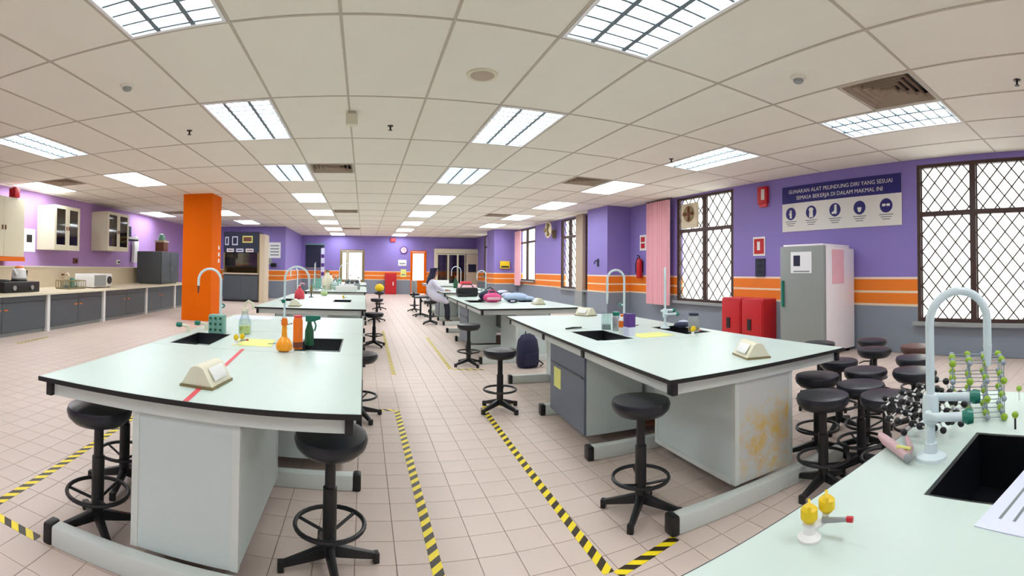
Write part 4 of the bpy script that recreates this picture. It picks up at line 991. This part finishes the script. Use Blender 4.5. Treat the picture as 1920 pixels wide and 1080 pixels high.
# second right bench
t = thing('pink_bag', (2.34, 8.45, T), 'bright pink bag on the second right bench', 'bag'); MB().sphere((0, 0, .085), .18, 18, 10, (1, .55, .5)).flat().build('body', 'pink', t); B(-.12, .12, -.1, -.085, .05, .1).build('pocket', 'curtain', t, bevel=.005); MB().tube([(-.08, 0, .16), (-.05, 0, .22), (.05, 0, .22), (.08, 0, .16)], .01, 6).build('handle', 'pink', t)
t = thing('black_bag', (2.4, 8.85, T), 'black bag behind the bright pink bag', 'bag'); MB().sphere((0, 0, .1), .2, 18, 10, (1.1, .6, .55)).flat().build('body', 'navy', t); B(-.2, .2, -.12, .12, 0, .03).build('base', 'black', t, bevel=.01); MB().tube([(-.1, 0, .2), (0, 0, .26), (.1, 0, .2)], .012, 6).build('handle', 'black', t)
t = thing('folded_coat', (2.95, 8.9, T), 'pale blue coat heaped on the second right bench', 'coat'); MB().sphere((0, 0, .06), .26, 20, 10, (1, .7, .36)).flat().build('fold', 'blue_cloth', t); MB().sphere((.2, -.05, .04), .17, 16, 8, (1, .7, .3)).flat().build('fold', 'blue_cloth', t); MB().sphere((-.15, .06, .1), .14, 16, 8, (1, .7, .4)).flat().build('sleeve', 'lilac_paper', t)
t = thing('navy_pouch', (2.68, 8.28, T), 'small navy pouch in front of the pale blue coat', 'pouch'); MB().sphere((0, 0, .035), .11, 14, 8, (1, .6, .33)).flat().build('body', 'navy', t); B(-.06, .02, -.07, -.06, .02, .05).build('tag', 'lilac_paper', t)
t = thing('dark_jacket', (3.2, 10.1, T), 'dark navy jacket at the window side of the second right bench', 'jacket'); MB().sphere((0, 0, .05), .26, 18, 8, (1, .6, .3)).flat().build('fold', 'navy', t); MB().sphere((-.15, .05, .1), .15, 14, 8, (1, .7, .35)).flat().build('fold', 'lilac_paper', t)
t = thing('black_bag', (2.28, 10.35, T), 'black shoulder bag at the far end of the second right bench', 'bag'); B(-.24, .24, -.1, .1, 0, .2).build('body', 'black', t, bevel=.05); B(-.24, -.02, -.2, -.09, 0, .07).build('flap', 'black', t, bevel=.02); MB().tube([(-.15, 0, .19), (-.1, 0, .27), (.1, 0, .27), (.15, 0, .19)], .012, 6).build('strap', 'black', t)
t = thing('beaker', (2.62, 10.2, T), 'glass beaker beside the black shoulder bag', 'beaker'); MB().lathe([(.06, 0), (.065, .006), (.065, .18), (.07, .19)], n=16).build('glass', 'clear', t); MB().lathe([(.055, .004), (.055, .06)], n=16).build('liquid', 'mint', t)
# third and fourth right benches
t = thing('pink_carton', (3.0, 13.6, T), 'salmon pink carton on the bench of the seated person', 'carton'); B(-.25, .25, -.15, .15, 0, .16).build('box', 'curtain', t, bevel=.005); B(-.2, .1, -.12, .1, .16, .26).build('lid', 'pinkred', t, bevel=.01)
t = thing('green_stand', (2.95, 15.1, T), 'dark green bottle inside a pale wire loop on the bench of the seated person', 'bottle'); MB().lathe([(.07, 0), (.075, .01), (.07, .2), (.03, .3), (.03, .36)], n=16).build('body', 'green', t); MB().lathe([(.032, .36), (.032, .4)], n=12).build('cap', 'red', t)
t = thing('notebook', (2.3, 12.35, T), 'open white notebook in front of the seated person', 'notebook'); B(-.15, .0, -.12, .12, 0, .012).build('page', 'paper', t); B(.0, .15, -.12, .12, 0, .012).build('page', 'paper', t)
t = thing('white_carton', (2.85, 17.6, T), 'white carton on the farthest right bench', 'carton'); B(-.3, .3, -.2, .2, 0, .2).build('box', 'white', t, bevel=.01); B(-.3, .3, -.05, .05, .2, .203).build('tape_strip', 'beige', t)
# second left bench
t = thing('red_bottle', (-1.22, 9.0, T), 'pinkish red wash bottle by the sink of the second left bench', 'bottle'); MB().lathe([(.09, 0), (.1, .02), (.09, .13), (.03, .2), (.03, .24)], n=18).build('body', 'pinkred', t); MB().tube([(0, 0, .24), (.03, 0, .3), (.1, 0, .28)], .014, 8).build('spout', 'curtain', t)
t = thing('test_tube_brush', (-1.05, 9.5, T), 'black brush standing beside the red wash bottle', 'brush'); MB().lathe([(.05, 0), (.05, .012), (.012, .02), (.012, .1)], n=12).build('stand', 'black', t); MB().lathe([(.012, .1), (.03, .12), (.03, .22), (.01, .25)], n=10).build('bristles', 'olive', t)
bottle('round_flask', -.85, 10.2, 'pale glass flask at the back of the second left bench', 'flask', [(.06, 0), (.09, .04), (.08, .1), (.03, .15), (.028, .22)], 'clear', [(.03, .22), (.03, .25)], 'cream', liquid=([(.06, .01), (.075, .04), (.07, .08)], 'paleyellow'))
# third left bench: glassware
def retort(x, y, h, label, z=T, key='steel'):
    t = thing('retort_stand', (x, y, z), label, 'retort stand'); B(-.1, .1, -.14, .14, 0, .02).build('base', 'grey', t); MB().tube([(0, .1, .02), (0, .1, h)], .012, 8).build('rod', key, t); MB().tube([(0, .1, h * .7), (0, -.08, h * .7)], .014, 8).build('clamp', 'grey', t); MB().tube([(0, -.09, h * .2), (0, -.09, h * .95)], .012, 8).build('burette', 'pipe', t)
retort(-1.3, 12.6, .75, 'retort stand with burette at the left of the third left bench')
retort(-.25, 14.4, .7, 'retort stand with burette at the right of the third left bench')
bottle('carboy', -1.0, 13.0, 'large pale yellow carboy on the third left bench', 'bottle', [(.13, 0), (.14, .02), (.14, .28), (.06, .4), (.05, .48)], 'cream', [(.055, .48), (.055, .54)], 'olive')
bottle('round_flask', -.75, 12.8, 'big round glass flask next to the carboy', 'flask', [(.06, 0), (.13, .06), (.15, .14), (.12, .22), (.04, .28), (.035, .36)], 'clear', [(.04, .36), (.04, .38)], 'white', liquid=([(.06, .01), (.12, .06), (.135, .12)], 'white'))
t = thing('white_carton', (-.45, 12.5, T), 'white carton at the near end of the third left bench', 'carton'); B(-.28, .28, -.15, .15, 0, .13).build('box', 'white', t, bevel=.01); B(-.2, .2, -.1, .1, .13, .17).build('lid', 'paper', t)
t = thing('apparatus', (-.35, 13.4, T), 'grey apparatus block behind the white carton', 'apparatus'); B(-.2, .25, -.15, .15, 0, .18).build('body', 'grey', t, bevel=.02)
for q in range(3): MB().sphere((-.12 + q * .14, -.05, .22), .06, 12, 8).build('bulb', 'slate', t)
t = thing('drying_rack', (-1.35, 13.6, T), 'pale green stepped rack of bottles on the third left bench', 'rack')
for q in range(3): B(-.12, .12, -.12 + q * .1, -.02 + q * .1, 0, .1 + q * .1).build('step', 'mint', t)
for q in range(3): MB().lathe([(.03, .0), (.03, .1), (.012, .13)], (-.08 + q * .08, .13, .3), 12).build('bottle', 'clear', t)
for i, (x, y, h_, m_) in enumerate(((-1.2, 17.4, .3, 'white'), (-.9, 17.5, .24, 'mint'), (-.5, 17.4, .28, 'clear'), (-.2, 17.6, .2, 'white'))):
    bottle('reagent_bottle', x, y, ['leftmost white bottle on the farthest left bench', 'mint green bottle on the farthest left bench', 'clear bottle on the farthest left bench', 'short white bottle at the aisle end of the farthest left bench'][i], 'bottle', [(.07, 0), (.08, .01), (.08, h_ * .7), (.03, h_), (.03, h_ + .05)], m_, [(.034, h_ + .05), (.034, h_ + .08)], 'black')
# on the floor
t = thing('backpack', (2.38, 6.62, 0), 'dark navy backpack leaning on the end of the second right bench', 'backpack', .1)
mb = MB(); N = 16
prof = [(.14, .085, 0), (.165, .11, .06), (.165, .11, .25), (.14, .095, .4), (.09, .06, .47), (.03, .02, .49)]
for rx, ry, z_ in prof:
    for k in range(N): a = 2 * PI * k / N; mb.v.append((rx * math.copysign(abs(math.cos(a)) ** .6, math.cos(a)), ry * math.copysign(abs(math.sin(a)) ** .6, math.sin(a)), z_))
for i in range(len(prof) - 1):
    for k in range(N): a = i * N + k; b = i * N + (k + 1) % N; mb.f.append((a, b, b + N, a + N))
mb.f.append(tuple(range(N))[::-1]); mb.f.append(tuple((len(prof) - 1) * N + k for k in range(N)))
mb.build('body', 'navy', t); B(-.11, .11, -.15, -.1, .04, .22).build('front_pocket', 'navy', t, bevel=.02); MB().tube([(-.04, 0, .48), (-.03, 0, .53), (.03, 0, .53), (.04, 0, .48)], .01, 6).build('top_handle', 'black', t); MB().tube([(.15, -.06, .1), (.2, -.12, .05), (.16, -.1, .02)], .012, 6).build('strap', 'black', t)
t = thing('yellow_bag', (.55, 16.6, SEAT + .004), 'yellow bag on the stool before the red cabinet', 'bag'); MB().sphere((0, 0, .14), .16, 14, 10, (1, .7, .88)).flat().build('body', 'yellow', t); MB().tube([(-.08, 0, .26), (0, 0, .36), (.08, 0, .26)], .012, 6).build('handle', 'brown', t)
t = thing('office_chair', (1.72, 14.3, 0), 'grey backed chair in the aisle beyond the seated person', 'chair', .2)
B(-.22, .22, -.22, .22, .56, .62).build('seat', 'slate', t, bevel=.02); B(-.24, -.18, -.22, .22, .72, 1.08).build('backrest', 'grey', t, bevel=.02); B(-.24, -.2, -.04, .04, .58, .74).build('back_bracket', 'black', t); MB().tube([(0, 0, .08), (0, 0, .56)], .03, 10).build('column', 'black', t)
for k in range(5):
    o = put('leg', leg_me, t, rot=(0, 0, k * 2 * PI / 5))

# ================================================================ SEATED PERSON
def skin_obj(name, V, E, material, parent, sub=2):
    me = bpy.data.meshes.new(name); me.from_pydata([v[:3] for v in V], E, []); o = bpy.data.objects.new(name, me); C.objects.link(o); o.parent = parent
    md = o.modifiers.new('Skin', 'SKIN'); md.use_smooth_shade = True
    if not me.skin_vertices: me.attributes  # layer is created with the modifier
    sv = me.skin_vertices[0].data if len(me.skin_vertices) else None
    if sv is None:
        bm = bmesh.new(); bm.from_mesh(me); bm.verts.layers.skin.verify(); bm.to_mesh(me); bm.free(); sv = me.skin_vertices[0].data
    for i, v in enumerate(V): r = v[3]; sv[i].radius = r if isinstance(r, tuple) else (r, r); sv[i].use_root = (i == 0)
    s = o.modifiers.new('Subdivision', 'SUBSURF'); s.levels = sub; s.render_levels = sub
    me.materials.append(MATS[material]); return o
pt_ = thing('person', (1.74, 12.3, 0), 'person in white lab coat and navy headscarf seated on a stool', 'person', .0)
V = [(0, 0, .72, (.15, .11)), (.0, 0, .88, (.13, .1)), (.04, 0, 1.06, (.14, .1)), (.07, 0, 1.19, .05), (.1, 0, 1.26, .05), (.12, 0, 1.34, (.08, .075)), (.12, 0, 1.43, (.065, .07))]
E = [(0, 1), (1, 2), (2, 3), (3, 4), (4, 5), (5, 6)]
for s in (-1, 1):
    b = len(V)
    V += [(.05, s * .16, 1.12, .055), (.14, s * .21, .98, .045), (.26, s * .17, .9, .038), (.38, s * .11, .885, .027), (.43, s * .1, .88, (.035, .018))]
    E += [(2, b), (b, b + 1), (b + 1, b + 2), (b + 2, b + 3), (b + 3, b + 4)]
    for q, (dy, ln) in enumerate(((-.03, .05), (-.01, .065), (.01, .06), (.028, .045))):
        f = len(V); V += [(.46, s * .1 + dy, .88, .0085), (.46 + ln * .6, s * .1 + dy * 1.2, .875, .008), (.46 + ln, s * .1 + dy * 1.2, .855, .007)]; E += [(b + 4, f), (f, f + 1), (f + 1, f + 2)]
    f = len(V); V += [(.41, s * .1 - s * .04, .88, .01), (.44, s * .1 - s * .06, .865, .008)]; E += [(b + 4, f), (f, f + 1)]
    b = len(V); V += [(.06, s * .09, .7, .085), (.24, s * .1, .67, .075), (.42, s * .1, .62, .06), (.45, s * .1, .36, .048), (.45, s * .1, .1, .035), (.54, s * .1, .045, (.035, .03))]
    E += [(0, b), (b, b + 1), (b + 1, b + 2), (b + 2, b + 3), (b + 3, b + 4), (b + 4, b + 5)]
skin_obj('body', V, E, 'skin', pt_)
V = [(0, 0, .74, (.19, .15)), (-.0, 0, .9, (.165, .135)), (.04, 0, 1.07, (.175, .13)), (.06, 0, 1.16, (.12, .09))]; E = [(0, 1), (1, 2), (2, 3)]
for s in (-1, 1):
    b = len(V); V += [(.05, s * .17, 1.11, .075), (.14, s * .22, .98, .063), (.26, s * .18, .905, .055), (.35, s * .125, .89, .045)]; E += [(2, b), (b, b + 1), (b + 1, b + 2), (b + 2, b + 3)]
    b = len(V); V += [(.1, s * .1, .71, .12), (.26, s * .105, .67, .105), (.4, s * .105, .62, .085), (.43, s * .105, .53, .075)]; E += [(0, b), (b, b + 1), (b + 1, b + 2), (b + 2, b + 3)]
o = skin_obj('lab_coat', V, E, 'coat', pt_); o['label'] = 'white lab coat'
for s in (-1, 1):
    skin_obj('trouser_leg', [(.42, s * .1, .58, .068), (.45, s * .1, .36, .06), (.45, s * .1, .1, .056)], [(0, 1), (1, 2)], 'trouser', pt_)
    skin_obj('shoe', [(.43, s * .1, .06, (.058, .058)), (.5, s * .1, .055, (.056, .052)), (.6, s * .1, .045, (.045, .042))], [(0, 1), (1, 2)], 'black', pt_)
sc = skin_obj('headscarf', [(.09, 0, 1.36, (.1, .1)), (.085, 0, 1.43, (.085, .085)), (.03, 0, 1.26, (.1, .1)), (-.06, 0, 1.14, (.13, .06)), (-.1, 0, 1.02, (.1, .04)), (.08, 0, 1.475, (.045, .045))], [(0, 1), (0, 2), (2, 3), (3, 4), (1, 5)], 'navy', pt_); sc['label'] = 'navy headscarf'
for s in (-1, 1): MB().sphere((.192, s * .03, 1.37), .011, 8, 6).build('eye', 'black', pt_)
MB().prism([(.19, 1.38), (.215, 1.335), (.19, 1.33)], 'Y', -.012, .012).build('nose', 'skin', pt_); B(.186, .194, -.025, .025, 1.298, 1.306).build('mouth', 'pinkred', pt_)
